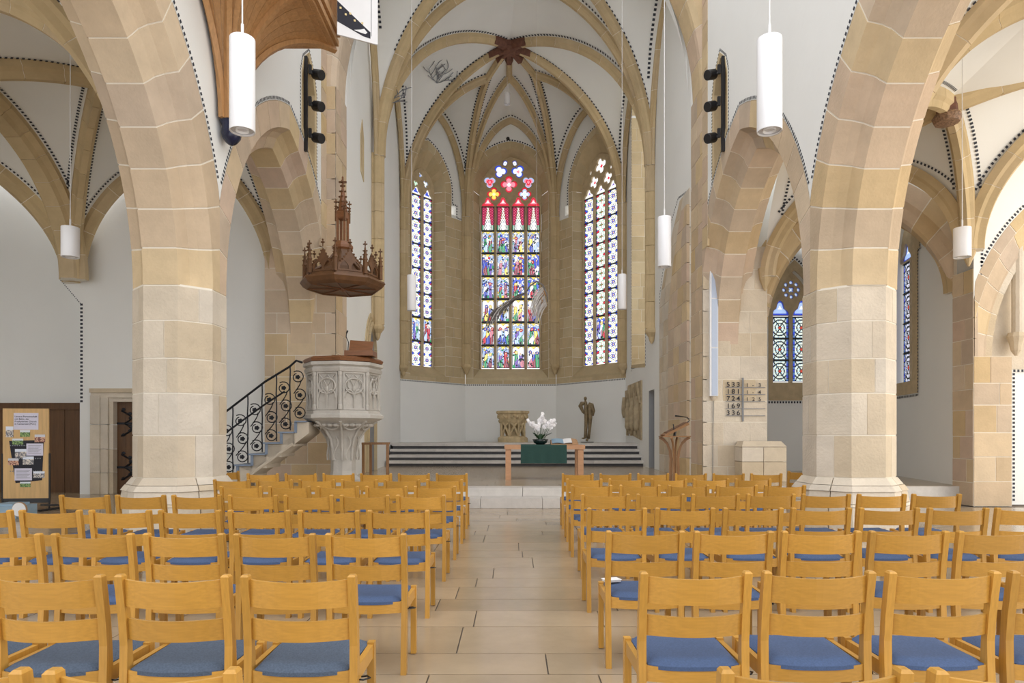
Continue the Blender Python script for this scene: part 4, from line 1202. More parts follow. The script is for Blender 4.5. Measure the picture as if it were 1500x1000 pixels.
ds.line([(a, RY, b) for a, b in arch_pts(ncx, nz0, nw_, nh, .67, 16) if b > 3.95 and a > jx + .08], nf, .075, .05)
ds.line([(PX(1482, 13.5) + .03, RY + .29, 0.1), (PX(1482, 13.5) + .03, RY + .29, PZ(543, 13.5)), (12, RY + .29, PZ(543, 13.5))], nf, .08, .05)
ds.line([(jx + .16, RY, 6.9), (jx + .16, RY, 4.45)], nf, .075, .05)
ds.build(wr)
# chapel opening arch
CPa, CPb = V((5.66, 15.45, 0)), V((8.93, 13.75, 0)); CU = (CPb - CPa); CL = CU.length; CU.normalize(); CN = CU.cross(UP)
ca = thing('trim_7', 'pointed stone arch opening into the side chapel behind the pier', 'arch', (CPa + CPb) / 2 + UP * 3.5, kind='structure')
arch_ring(ca, CL / 2, 3.7, CL / 2, 2.75, [(.0, .62), (.0, .3), (-.1, .2), (-.18, .05), (-.25, 0), (-.6, 0), (-.6, .62)], 8, lambda s_, z, u: CPa + CU * s_ + UP * z + CN * u, M['stone'], clamp=(-.25, CL + .15))
cho_ = [p for p in arch_pts(CL / 2, 3.7, CL / 2, 2.75, .6, 12) if -.3 < p[0] < CL + .3]
for sd_ in (0, 1):
    cz_ = courses(PLZ if sd_ == 0 else .3, 3.7, .5, 3)
    for a, b in zip(cz_[:-1], cz_[1:]):
        rr_ = [(u, min(r, .4)) for u, r in [(.0, .62), (.0, .3), (-.1, .2), (-.18, .05), (-.25, 0), (-.6, 0), (-.6, .62)]]
        MB().rings([[CPa + CU * ((CL + r) if sd_ else -r) + UP * z + CN * u for u, r in rr_] for z in (a + .005, b - .005)]).build('jamb_stone', M['stone'], ca)
wch = plate('wall_chapel_front', [[(-.35, cho_[0][1])] + cho_ + [(CL + .35, cho_[-1][1]), (CL + .35, 8.6), (-.35, 8.6)]], .5, CPa - CN * .03, CU, UP, M['plaster'])
tag(wch, 'white wall above the chapel arch', 'wall', kind='structure')
# chapel walls
CEY = 19.3
W4a, W4b = PX(1126, CEY + .3), PX(1188, CEY + .3); w4c = (W4a + W4b) / 2; w4w = (W4b - W4a) / 2
z4b, z4s, z4a = PZ(561, CEY + .3), PZ(463, CEY + .3), PZ(400, CEY + .3)
h4 = [(W4a, z4b), (W4a, z4s)] + arch_pts(w4c, z4s, w4w, z4a - z4s, 0, 10)[1:-1] + [(W4b, z4s), (W4b, z4b)]
we = plate('wall_chapel_end', [[(4.6, .3), (10.4, .3), (10.4, 8), (4.6, 8)], h4], .3, (0, CEY, 0), (1, 0, 0), UP, M['plaster'])
tag(we, 'cream end wall of the side chapel with its two-light window', 'wall', kind='structure')
stn = [(W4a - .12, 2.35), (W4a - .12, z4s)] + arch_pts(w4c, z4s, w4w + .12, z4a - z4s + .3, 0, 10)[1:-1] + [(W4b + .12, z4s), (W4b + .12, 2.35)]
plate('window_surround', [stn, h4], .04, (0, CEY - .03, 0), (1, 0, 0), UP, M['tracery'], we)
ds = Dashes(); ds.line([(a, CEY - .03, b) for a, b in arch_pts(w4c, z4s, w4w + .17, z4a - z4s + .36, 0, 14)], nf, .08, .06); ds.line([(W4a - .1, CEY, 2.3), (W4b + .1, CEY, 2.3)], nf, .08, .06); ds.build(we)
def small_window(wname, label, O, U, ua, ub, zb, zs, za, rows, key, roundel=True, nl=2):
    N = U.cross(UP); f = wall_pt(O, U, N); t = thing(wname, label, 'window', f((ua + ub) / 2, zb), kind='structure')
    mw = .10; lw = (ub - ua - .08 - (nl - 1) * mw) / nl
    xs = [(ua + .04 + i * (lw + mw), ua + .04 + i * (lw + mw) + lw) for i in range(nl)]
    for i in range(nl - 1):
        x = xs[i][1] + mw / 2
        MB().rings([[f(x + a, z, b) for a, b in [(-.05, -.06), (-.05, .02), (-.015, .10), (.015, .10), (.05, .02), (.05, -.06)]] for z in (zb, zs)]).build('mullion', M['tracery'], t)
    for i, (a, b) in enumerate(xs):
        for k in range(rows):
            z0 = zb + .03 + (zs - zb - .06) * k / rows; z1 = zb + .03 + (zs - zb - .06) * (k + 1) / rows
            place_panel(panel((key, i % 2), 28, 30, c_lattice(7 + i, key)), O, U, a, b, z0 + .01, z1 - .01, t)
            MB().hexa([f(a, z1 - .012, -.01), f(b, z1 - .012, -.01), f(b, z1 - .012, .02), f(a, z1 - .012, .02)], [f(a, z1 + .012, -.01), f(b, z1 + .012, -.01), f(b, z1 + .012, .02), f(a, z1 + .012, .02)]).build('saddle_bar', M['lead'], t)
    uc = (ua + ub) / 2
    holes = [cusp_head(a, b, zs + .01, .42) for a, b in xs]
    if roundel:
        rc = (uc, zs + .74)
        petals = [foil(rc[0] + .2 * math.cos(k * math.pi / 4), rc[1] + .2 * math.sin(k * math.pi / 4), .062, 1, .9, k) for k in range(8)]
        holes += petals + [foil(rc[0], rc[1], .09, 4, .7, .78)]
    outl = [(ua - .02, zs)] + arch_pts(uc, zs + .1, (ub - ua) / 2 + .02, za - zs - .08, 0, 12)[0:] + [(ub + .02, zs)]
    plate('tracery', [outl] + holes, .10, O + N * .06, U, UP, M['tracery'], t)
    for h in holes: shape_pane(h, O, U, t, lambda tt, a: (WH if tt < .3 else (LB if tt < .7 else BL_)))
    return t
def c_lattice(seed, key):
    rn = random.Random(seed)
    def fn(x, y):
        if x < .04 or x > .96 or y < .03 or y > .97: return DK
        if x < .15 or x > .85: return (BL_ if int(y * 7) % 2 else (.1, .2, .5)) if (y * 7) % 1 > .15 else DK
        dx = (x - .5) * 2; dy = (y - .5) * 2.2; r = math.hypot(dx, dy)
        w1 = abs(abs(dx) - .36 - .32 * math.cos(y * math.pi * 2))
        if r < .13: return (.6, .08, .05)
        if r < .2: return DK
        if w1 < .07: return DK
        if abs(r - .5) < .05: return DK
        if abs(r - .82) < .06: return DK
        q = math.sin(dx * 13) * math.sin(dy * 11)
        if key == 'chapel_side':
            if abs(math.sin((x * 1.3 + y) * 14)) < .22: return DK
            return (.75, .8, .95) if q > -.1 else ((.8, .75, .85) if q > -.6 else (.25, .3, .6))
        return (.80, .95, .88) if q > -.2 else ((.95, .9, .7) if q > -.6 else (.35, .6, .8))
    return fn
small_window('window_4', 'two-light round-traceried leaded window at the end of the side chapel', V((0, CEY + .25, 0)), V((1, 0, 0)), W4a, W4b, z4b, z4s, z4a, 3, 'chapel')
# chapel south wall, oblique
SA, SB = V((10.0, CEY + .1, 0)), V((8.98, 13.85, 0))
Us = (SB - SA); Ls = Us.length; Us.normalize(); Ns = Us.cross(UP); fs_ = wall_pt(SA, Us, Ns)
s5 = sorted((ray_u(1304, SA, Us), ray_u(1337, SA, Us))); yy5 = 16.6
z5b, z5s, z5a = PZ(560, yy5), PZ(375, yy5), PZ(300, yy5)
h5 = [(s5[0], z5b), (s5[1], z5b)] + list(reversed(arch_pts(sum(s5) / 2, z5s, (s5[1] - s5[0]) / 2, z5a - z5s, 0, 10)))
wsd = plate('wall_chapel_side', [[(0, .3), (Ls, .3), (Ls, 8), (0, 8)], h5], .5, SA, Us, UP, M['plaster'])
tag(wsd, 'cream side wall of the chapel seen beside the pier', 'wall', kind='structure')
st5 = [(s5[0] - .15, 2.35), (s5[1] + .32, 2.35), (s5[1] + .32, z5s - .05), (s5[1] + .44, z5s - .05), (s5[1] + .44, z5s + .4), (s5[1] + .32, z5s + .4)] + list(reversed(arch_pts(sum(s5) / 2 + .08, z5s + .45, (s5[1] - s5[0]) / 2 + .235, z5a - z5s, 0, 10)))
plate('window_surround', [st5, h5], .03, SA + Ns * .02, Us, UP, M['tracery'], wsd)
ds = Dashes(); ds.line([fs_(a, b, .02) for a, b in [(s5[0] - .2, 2.3), (s5[1] + .36, 2.3), (s5[1] + .36, z5s - .1), (s5[1] + .48, z5s - .1), (s5[1] + .48, z5s + .44), (s5[1] + .36, z5s + .44), (s5[1] + .34, z5s + .9), (s5[1] + .1, z5s + 1.5)]], Ns, .075, .05)
ds.line([fs_(Ls - .05, .4), fs_(Ls - .05, 4.2)], Ns, .075, .05)
ds.build(wsd)
small_window('window_5', 'narrow leaded window in the chapel side wall beside the pier', SA - Ns * .3, Us, s5[0], s5[1], z5b, z5s, z5a, 4, 'chapel_side', False)

# ================================================================== THINGS
# ---- chairs
def rrect_ring(c, hx, hy):
    return [c + V((-hx, -hy, 0)), c + V((hx, -hy, 0)), c + V((hx, hy, 0)), c + V((-hx, hy, 0))]
CWD = .469
def chair_meshes():
    out = []
    px_ = CWD / 2 - .017
    zy = [(0, 0.012), (.15, .024), (.32, .038), (.43, .044), (.52, .042), (.62, .032), (.72, .016), (.80, .002), (.812, .0), (.82, .002)]
    for s in (-1, 1):
        mb = MB(); rs = []
        for i, (z, y) in enumerate(zy):
            hx, hy = .0165, .023 if z < .5 else .019
            if i == len(zy) - 1: hx, hy = hx - .006, hy - .006
            rs.append(rrect_ring(V((s * px_, y + .01, z)), hx, hy))
        mb.rings(rs); out.append(('rear_post', mb, 'wood_v', []))
        foot = MB().lathe([(.013, -.001), (.013, .008)], 8, (s * px_, .022, 0))
        out[-1][3].append(('foot_glide', foot, 'black'))
    for s in (-1, 1):
        mb = MB().rings([rrect_ring(V((s * px_, y, z)), .0165, .021) for z, y in ((.006, .395), (.30, .392), (.425, .392), (.432, .392))])
        out.append(('front_leg', mb, 'wood_v', []))
    # side rails
    for s in (-1, 1):
        out.append(('side_rail', MB().box((s * px_, .215, .392), (.024, .33, .062)), 'wood_v', []))
    # front and rear rail
    def curved(z0, z1, th, bow, yb, tilt, xw, n=10, crown=0.0):
        mb = MB(); rs = []
        for i in range(n + 1):
            t = i / n; x = -xw + 2 * xw * t; b = bow * (1 - (2 * t - 1) ** 2)
            y0 = yb - b; cz = crown * (1 - (2 * t - 1) ** 2)
            rs.append([V((x, y0 - th / 2 + tilt, z0)), V((x, y0 + th / 2 + tilt, z0)), V((x, y0 + th / 2 - 0, z1 + cz)), V((x, y0 - th / 2 - 0, z1 + cz))])
        return mb.rings(rs)
    xw = px_ - .013
    out.append(('top_slat', curved(.685, .800, .013, .052, .018, .012, xw, 14, -.006), 'wood', []))
    out.append(('lower_slat', curved(.545, .635, .013, .050, .042, .010, xw, 14, -.003), 'wood', []))
    out.append(('rear_rail', curved(.352, .418, .018, .036, .046, 0, xw), 'wood', []))
    out.append(('front_rail', curved(.362, .42, .018, -.004, .392, 0, xw), 'wood', []))
    # upholstered seat
    mb = MB(); nx, ny = 12, 12
    def top(u, v):
        x = (u * 2 - 1); y = v * 2 - 1
        ex = 1 - abs(x) ** 6; ey = 1 - abs(y) ** 6
        h = .028 * max(0, min(ex, ey)) ** .5 - .008 * (1 - x * x) * (1 - y * y)
        hw = .205 - .012 * (1 - v)
        yy = .040 + .370 * v - .042 * (1 - abs(x) ** 2.6) * (1 - v)
        return V((x * hw, yy, .422 + h))
    mb.grid(top, nx, ny)
    per = [top(i / nx, 0) for i in range(nx + 1)] + [top(1, j / ny) for j in range(1, ny + 1)] + [top(1 - i / nx, 1) for i in range(1, nx + 1)] + [top(0, 1 - j / ny) for j in range(1, ny)]
    mb.rings([[V((p.x, p.y, .405)) for p in per], per], True, False)
    out.append(('seat_pad', mb, 'fabric', []))
    mb = MB()
    mb.tube([(px_ + .005, .07, .37), (px_ + .035, .06, .372), (px_ + .055, .10, .366), (px_ + .035, .14, .36), (px_ + .005, .12, .362)], .004, 5)
    out.append(('link_hook', mb, 'black', []))
    return out
CM = []
for nm, mb, mk, subs in chair_meshes():
    def mk_mesh(n, b, k):
        me = bpy.data.meshes.new(n); me.from_pydata(b.v, [], b.f); me.update(); me.materials.append(M[k])
        if n in ('seat_pad', 'link_hook', 'foot_glide'): me.polygons.foreach_set('use_smooth', [True] * len(me.polygons))
        return me
    CM.append((nm, mk_mesh(nm, mb, mk), [(a, mk_mesh(a, b, c)) for a, b, c in subs]))
PAD_GREY = CM[[c[0] for c in CM].index('seat_pad')][1].copy(); PAD_GREY.materials.clear(); PAD_GREY.materials.append(M['fabric_grey'])
ORD = ['first', 'second', 'third', 'fourth', 'fifth', 'sixth', 'seventh', 'eighth', 'ninth']
CHAIRS = {}
def chair(x, y, label, group, grey=False, rz=0.0):
    t = thing('wooden_chair', label, 'chair', (x, y, 0), group); t.rotation_euler = (0, 0, rz)
    for nm, me, subs in CM:
        if nm == 'seat_pad' and grey: me = PAD_GREY
        o = bpy.data.objects.new(nm, me); col.objects.link(o); o.parent = t
        for a, m2 in subs:
            q = bpy.data.objects.new(a, m2); col.objects.link(q); q.parent = o
    return t
# rows: distance, aisle-side edge in pixels, pitch in metres, number of chairs (row 0 = next to the chancel)
LR = [(10.04, 685, .556, 7), (8.69, 678, .542, 6), (7.556, 668, .537, 5), (6.456, 652.6, .531, 7), (5.167, 629, .528, 8), (3.945, 595, .528, 6), (2.777, 521, .515, 4), (1.66, 348, .517, 2)]
RR = [(10.04, 823, .555, 7), (8.83, 829.6, .547, 5), (7.73, 836.5, .549, 5), (6.575, 851, .533, 7), (5.33, 860, .533, 8), (4.05, 888, .522, 6), (2.85, 937, .519, 4), (1.66, 1055, .517, 2)]
rnd = random.Random(9)
for side, rows in ((-1, LR), (1, RR)):
    for ri, (d, px, pitch, n) in enumerate(rows):
        e = PX(px, d)
        for k in range(n):
            x = e + side * (CWD / 2 + k * pitch)
            lab = 'oak chair with %s seat, %s from the aisle in %s row from chancel, %s side' % ('slate-blue' if (side < 0 and ri >= 6) else 'blue', ORD[k], ORD[ri], 'pulpit' if side < 0 else 'lectern')
            if ri == 0 and k == 6: d = 10.68; x = PX(350 if side < 0 else 1154.5, d) + side * CWD / 2
            CHAIRS[(side, ri, k)] = chair(x, d + rnd.uniform(-.006, .006), lab, 'rows of oak chairs in the nave', side < 0 and ri >= 6, rnd.uniform(-.012, .012))
# white leaflet lying at the aisle edge of a seat
xx = PX(888, 4.05)
lf = thing('leaflet', 'small white leaflet lying on the blue seat of an aisle chair', 'leaflet', (xx + .08, 4.36, .44))
MB().box((xx + .075, 4.36, .462), (.10, .07, .012), .3).build('pages', M['paper'], lf)
MB().box((xx + .075, 4.36, .469), (.11, .08, .002), .3).build('cover', M['paper'], lf)

# ---- hanging lamps
def lamp(px0, px1, py0, py1, d, label, ztop, group='white cylinder pendant lamps', dia=None):
    c = P((px0 + px1) / 2, py0, d); r = (px1 - px0) / 2 / 1000 * d; zb = PZ(py1, d); zt = c.z
    zb += r * .0
    t = thing('pendant_lamp', label, 'lamp', (c.x, c.y, zb), group)
    MB().lathe([(r * .90, zb + .012), (r * .97, zb + .0), (r, zb + .005), (r, zt - .004), (r * .98, zt), (r * .02, zt)], 32, (c.x, c.y, 0), cap=False).build('shade', M['lamp'], t, True)
    bt = MB().lathe([(r * .01, zb + .02), (r * .91, zb + .02), (r * .90, zb + .012)], 28, (c.x, c.y, 0), cap=False).build('diffuser', M['lampglass'], t)
    MB().lathe([(r * .40, zb + .0195), (r * .52, zb + .004), (r * .54, zb + .0195)], 24, (c.x, c.y, 0), cap=False).build('ring', M['lamp'], bt)
    MB().tube([(c.x, c.y, zt), (c.x, c.y, ztop)], .006, 6).build('cable', M['cable'], t)
    MB().tube([(c.x, c.y, zt), (c.x, c.y, zt + .12)], .012, 8).build('cable_grip', M['cable'], t)
    return t
lamp(337, 373, 57, 193, 5.6, 'large white cylinder lamp hanging in front of the wooden organ gallery', 13.0)
lamp(1109.5, 1145, 57, 193, 5.6, 'large white cylinder lamp hanging before the chapel side arcade arch', 13.0)
lamp(963.5, 983, 318, 391, 10.0, 'white cylinder lamp hanging before the stone arch in the choir wall', 13.0)
lamp(596.5, 609.5, 403, 455, 16.6, 'white cylinder lamp hanging before the two-light window with dark rosettes', 14.5)
lamp(905, 917.5, 402, 453, 16.6, 'white cylinder lamp hanging before the three-light window', 14.5)
lamp(91, 115, 333, 377, 10.2, 'short white cylinder lamp hanging in the aisle with the door', 7.7)
lamp(1398, 1421, 334, 377, 10.2, 'short white cylinder lamp hanging in the aisle with the chapel', 7.7)
lamp(738.5, 747.5, 137, 153, 25.9, 'tiny white lamp hanging from the star vault above the great window', PZ(113, 25.9))

# ---- organ gallery with oak cove, corbel, painted shutter
og = thing('organ_gallery', 'oak organ gallery bracketed out from the nave wall on a navy corbel', 'gallery', (-4.2, 9.95, 5.6))
gx0, gx1, gy0, gy1, gz = -4.12, -2.9, 8.2, 11.1, 7.66
per = [(gx0, gy0)] + [(gx0 + (gx1 - gx0) * i / 5, gy0) for i in range(1, 6)] + [(gx1, gy0 + (gy1 - gy0) * i / 8) for i in range(1, 9)] + [(gx1 + (gx0 - gx1) * i / 5, gy1) for i in range(1, 6)]
cpt = V((-4.13, 9.76, 5.85)); m_ = len(per)
def cove(i, t, ins=0.0):
    a = t * math.pi / 2; h, v = 1 - math.cos(a), math.sin(a)
    ang = -math.pi / 2 + math.pi * i / (m_ - 1)
    bx, by = cpt.x + .0 + .14 * math.cos(ang), cpt.y + .14 * math.sin(ang)
    return V((bx + (per[i][0] - bx) * h, by + (per[i][1] - by) * h, cpt.z + (gz - cpt.z) * v))
for i in range(m_ - 1):
    mb = MB(); mb.grid(lambda u, t, i=i: cove(i, t).lerp(cove(i + 1, t), .012 + u * .976), 1, 12); mb.build('cove_board', M['oak'], og)
def brace(i, wdt=.075, dep=.07):
    pts = [cove(i, t / 14) for t in range(15)]
    c = V((cpt.x - .3, cpt.y, gz - .6)); rs = []
    for j, p in enumerate(pts):
        tg = (pts[min(j + 1, 14)] - pts[max(j - 1, 0)]).normalized(); out = (p - V((cpt.x - .5, cpt.y, p.z + .8))); out = (out - tg * out.dot(tg)).normalized(); sd = tg.cross(out)
        rs.append([p - sd * wdt / 2, p + sd * wdt / 2, p + sd * wdt / 2 + out * dep, p - sd * wdt / 2 + out * dep])
    MB().rings(rs).build('curved_brace', M['oak'], og)
for i in (0, 3, 9, 13, 18): brace(i)
# moulded platform and case above
for k, (ex, z0, z1) in enumerate(((0, gz, gz + .06), (.05, gz + .06, gz + .15), (.02, gz + .15, gz + .22), (.07, gz + .22, gz + .34))):
    MB().box(((gx0 + gx1 + ex) / 2, (gy0 + gy1) / 2, (z0 + z1) / 2), (gx1 - gx0 + ex, gy1 - gy0 + 2 * ex, z1 - z0 - .002)).build('platform_moulding', M['oak'], og)
for i in range(3):
    MB().box((gx1 - .28, gy0 + .5 + i * .95, gz - .005), (.42, .86, .03)).build('soffit_panel', M['oak'], og)
for i in range(4):
    MB().box((gx1 - .02, gy0 + .08 + i * .92, gz + 1.5), (.10, .10, 2.3)).build('case_post', M['oak'], og)
for i in range(3):
    MB().box((gx1 - .06, gy0 + .54 + i * .92, gz + 1.5), (.03, .80, 2.2)).build('case_panel', M['oak'], og)
for i in range(2): MB().box((gx0 + .35 + i * .64, gy1 - .04, gz + 1.5), (.60, .03, 2.2)).build('case_panel', M['oak'], og)
ob_ = MB().lathe([(.02, 5.52), (.05, 5.535), (.08, 5.56), (.125, 5.62), (.14, 5.70), (.125, 5.78), (.145, 5.83), (.158, 5.86), (.15, 5.88), (.1, 5.89)], 16, (-4.03, 9.76, 0)).build('navy_corbel', M['navy'], og, True, label='glossy navy blue round corbel')
MB().tube([(-4.03 + .14 * math.cos(a * .3927), 9.76 + .14 * math.sin(a * .3927), 5.85 + .015 * (a % 2)) for a in range(16)], .018, 6, True).build('leaf_collar', M['navy'], ob_)
# shutter (open wing) with its abstract black picture and gold squares
sa = V((-2.74, 10.62, 0)); sb = V((-2.165, 10.9, 0)); su = (sb - sa).normalized(); sL = (sb - sa).length; sn = su.cross(UP)
sz = PZ(50, 10.62)
sh = thing('painted_shutter', 'white organ shutter panel with a black abstract picture and gold squares', 'panel', (sa.x, sa.y, sz))
plate('board', [[(0, sz), (sL, sz - .005), (sL, sz + 2.4), (0, sz + 2.4)]], .03, sa, su, UP, M['paper'], sh)
sg_ = lambda u, z, n=0.0: sa + su * u + UP * (sz + z) + sn * n
MB().hexa([sg_(*p, .001) for p in ((.0, .20), (.40, .07), (.52, .06), (.52, .16), (0, .52))], [sg_(*p, .004) for p in ((.0, .20), (.40, .07), (.52, .06), (.52, .16), (0, .52))]).build('black_shape', M['ink'], sh)
MB().hexa([sg_(*p, .005) for p in ((.26, .13), (.36, .115), (.44, .11), (.47, .14), (.42, .19), (.36, .16))], [sg_(*p, .008) for p in ((.26, .13), (.36, .115), (.44, .11), (.47, .14), (.42, .19), (.36, .16))]).build('white_patch', M['paper'], sh)
for (u, z) in ((.05, .42), (.13, .34), (.20, .37), (.27, .28), (.39, .27)):
    MB().box(sg_(u, z, .006), (.03, .006, .03), math.atan2(su.y, su.x)).build('gold_square', M['gold'], sh)
MB().box(sg_(.535, 1.2, .004), (.004, .006, 2.2), math.atan2(su.y, su.x)).build('frame_line', M['ink'], sh)

# ---- pulpit
PC = V((PX(503, 13.9), 13.9, 0))
A0 = -math.pi / 2 + math.radians(9)     # a vertex a little right of front
pu = thing('stone_pulpit', 'octagonal carved grey stone pulpit with wooden rail beside the chancel', 'pulpit', (PC.x, PC.y, PLZ))
def ov(R, z, k): 
    a = A0 + k * math.pi / 4; return V((PC.x + R * math.cos(a), PC.y + R * math.sin(a), z))
zb0, zb1 = PZ(601, 13.2), PZ(543, 13.2)
MB().lathe([(.70, zb0), (.70, zb1)], 8, (PC.x, PC.y, 0), A0).build('drum', M['pulpit_stone'], pu)
MB().lathe([(.70, zb1 - .02), (.76, zb1), (.78, zb1 + .06), (.74, zb1 + .10), (.80, zb1 + .13), (.80, zb1 + .19), (.70, zb1 + .2)], 8, (PC.x, PC.y, 0), A0).build('cornice', M['pulpit_stone'], pu)
MB().lathe([(.70, zb1 + .2), (.78, zb1 + .205), (.80, zb1 + .26), (.74, zb1 + .30), (.5, zb1 + .31)], 8, (PC.x, PC.y, 0), A0).build('wooden_rail', M['railwood'], pu)
MB().lathe([(.66, zb0 - .20), (.72, zb0 - .18), (.80, zb0 - .14), (.80, zb0 - .08), (.74, zb0 - .05), (.74, zb0 + .0), (.70, zb0 + .03)], 8, (PC.x, PC.y, 0), A0).build('base_moulding', M['pulpit_stone'], pu)
cz1 = zb0 - .20
flare = [(.25, cz1 - .78), (.26, cz1 - .55), (.31, cz1 - .35), (.42, cz1 - .18), (.56, cz1 - .06), (.66, cz1)]
MB().lathe(flare, 8, (PC.x, PC.y, 0), A0).build('flared_corbel', M['pulpit_stone'], pu)
MB().lathe([(.34, PLZ), (.34, PLZ + .12), (.27, PLZ + .2), (.25, PLZ + .3), (.25, cz1 - .77)], 8, (PC.x, PC.y, 0), A0).build('column', M['pulpit_stone'], pu)
fr_ = pu
for k in range(8):
    # colonnette on every corner
    p = ov(.705, 0, k)
    MB().lathe([(.045, zb0 + .02), (.045, zb0 + .10), (.03, zb0 + .13), (.03, zb1 - .10), (.045, zb1 - .06), (.045, zb1)], 8, (p.x, p.y, 0)).build('colonnette', M['pulpit_stone'], pu)
    MB().tube([V((PC.x + (r + .01) * math.cos(A0 + k * math.pi / 4), PC.y + (r + .01) * math.sin(A0 + k * math.pi / 4), z)) for r, z in flare], .03, 6).build('flare_rib', M['pulpit_stone'], pu)
    a, b = ov(.70, 0, k), ov(.70, 0, k + 1); U = (b - a); L = U.length; U.normalize(); N = V((U.y, -U.x, 0))
    if N.dot(a - PC) < 0: N = -N
    f = lambda u, z, n=.0: a + U * u + UP * z + N * n
    # framed panel with blind tracery
    fp = MB(); x0, x1, y0, y1 = .08, L - .08, zb0 + .05, zb1 - .04
    pan = plate('panel_frame', [[(x0 - .03, y0 - .03), (x1 + .03, y0 - .03), (x1 + .03, y1 + .03), (x0 - .03, y1 + .03)], [(x0, y0), (x1, y0), (x1, y1), (x0, y1)]], .03, (0, 0, 0), (1, 0, 0), UP, M['pulpit_stone'], pu)
    for v in pan.data.vertices: v.co = f(v.co.x, v.co.z, .032 + v.co.y * -1 - .0)
    tr = MB(); xm = (x0 + x1) / 2; hw = (x1 - x0) / 2; H = y1 - y0
    for s in (-1, 1):
        tr.tube([f(xm + s * hw * (.5 + .5 * math.cos(t)), y0 + H * .30 + hw * .8 * math.sin(t), .026) for t in [math.pi * i / 8 for i in range(9)]], .019, 5)
        tr.tube([f(xm + s * (hw * .95 * math.sin(t)), y0 + H * (.42 + .22 * (1 - math.cos(t))), .026) for t in [math.pi * i / 10 for i in range(11)]], .019, 5)
        tr.tube([f(xm + s * (.02 + hw * .55 * math.sin(t * 1.2)), y0 + H * (.95 - .2 * t), .02) for t in [i / 6 * 2 for i in range(7)]], .012, 5)
        tr.tube([f(xm + s * hw * .9, y0 + H * .98, .02), f(xm + s * hw * .3, y0 + H * .78, .02), f(xm, y0 + H * .62, .02)], .012, 5)
    tr.tube([f(xm, y0, .02), f(xm, y0 + H * .42, .02)], .014, 5)
    tr.ball(f(xm, y0 + H * .55, .02), (.035, .035, .06), 8, 5)
    tr.build('blind_tracery', M['pulpit_stone'], pu)
    # foliage tracery on the flare
    fo = MB(); c0 = ov(.60, cz1 - .04, k + .5) * .0
    am = A0 + (k + .5) * math.pi / 4
    def q(th, z, r): return V((PC.x + r * math.cos(am + th), PC.y + r * math.sin(am + th), z))
    fo.tube([q(.33 * math.cos(t), cz1 - .05 - .12 * math.sin(t), .57 - .10 * math.sin(t)) for t in [math.pi * i / 8 for i in range(9)]], .018, 5)
    fo.tube([q(.16 * math.sin(t), cz1 - .30 - .04 * t * 2, .30 + .02) for t in [i / 8 * 6 for i in range(9)]], .014, 5)
    for e in (-.22, 0, .22): fo.ball(q(e, cz1 - .08, .55), (.07, .07, .035), 6, 4)
    fo.build('flare_foliage', M['pulpit_stone'], pu)
# reading desk and microphone on the pulpit
rd = thing('pulpit_desk', 'brown wooden reading desk standing on the pulpit rail', 'desk', (PC.x + .25, PC.y - .3, zb1 + .3))
zd = zb1 + .315; dx0 = PX(513, 13.5); dx1 = PX(547, 13.5)
MB().box(((dx0 + dx1) / 2 - .03, 13.55, zd + .05), (dx1 - dx0 + .1, .42, .10)).build('desk_base', M['railwood'], rd)
MB().hexa([V((dx0, 13.36, zd + .10)), V((dx1, 13.36, zd + .10)), V((dx1, 13.40, zd + .10)), V((dx0, 13.40, zd + .10))], [V((dx0, 13.5, zd + .32)), V((dx1, 13.5, zd + .29)), V((dx1, 13.54, zd + .29)), V((dx0, 13.54, zd + .32))]).build('desk_board', M['railwood'], rd)
mi = thing('gooseneck_microphone', 'thin black gooseneck microphone on the pulpit desk', 'microphone', (dx0 - .02, 13.5, zd))
MB().tube([(dx0 - .045, 13.5, zd + .105), (dx0 - .03, 13.48, zd + .28), (dx0 - .07, 13.46, zd + .38), (dx0 - .06, 13.45, zd + .46)], .009, 6).build('neck', M['black'], mi)
MB().tube([(dx0 - .06, 13.45, zd + .45), (dx0 - .035, 13.44, zd + .50)], .016, 8).build('capsule', M['black'], mi)

# ---- sounding board above the pulpit
CC = V((PX(502, 13.9), 13.9, 0)); cR = .86; cz0 = PZ(425, 13.9); 
sbd = thing('sounding_board', 'carved dark wood pulpit canopy with gables, pinnacles and a tall spire', 'canopy', (CC.x, CC.y, cz0))
MB().lathe([(.03, cz0 + .03), (.70, cz0 + .03), (.72, cz0 - .0), (cR * .93, cz0 + .05), (cR, cz0 + .13), (cR * .98, cz0 + .17), (cR * .86, cz0 + .19), (cR * .84, cz0 + .26), (.3, cz0 + .28)], 8, (CC.x, CC.y, 0), A0 - .1, cap=False).build('octagonal_plate', M['darkwood'], sbd)
AB = A0 - .1
def cv(R, z, k): return V((CC.x + R * math.cos(AB + k * math.pi / 4), CC.y + R * math.sin(AB + k * math.pi / 4), z))
for k in range(8): MB().tube([cv(.04, cz0 + .02, k), cv(.72, cz0 + .015, k)], .012, 5).build('underside_rib', M['railwood'], sbd)
MB().lathe([(.01, cz0 - .03), (.06, cz0 - .01), (.07, cz0 + .03)], 10, (CC.x, CC.y, 0)).build('underside_knob', M['railwood'], sbd)
def pinnacle(p, h, r, name='pinnacle'):
    mb = MB(); mb.lathe([(r, p.z), (r, p.z + h * .42), (r * 1.25, p.z + h * .44), (r * .9, p.z + h * .5), (.008, p.z + h * .9)], 4, (p.x, p.y, 0), AB)
    for q in (.6, .72): 
        for e in range(4): mb.ball((p.x + r * .8 * math.cos(e * 1.57), p.y + r * .8 * math.sin(e * 1.57), p.z + h * q), .016, 5, 4)
    z = p.z + h * .93
    mb.box((p.x, p.y, z), (.085, .02, .024)); mb.box((p.x, p.y, z), (.02, .085, .024)); mb.box((p.x, p.y, z + .01), (.02, .02, .10))
    mb.build(name, M['darkwood'], sbd)
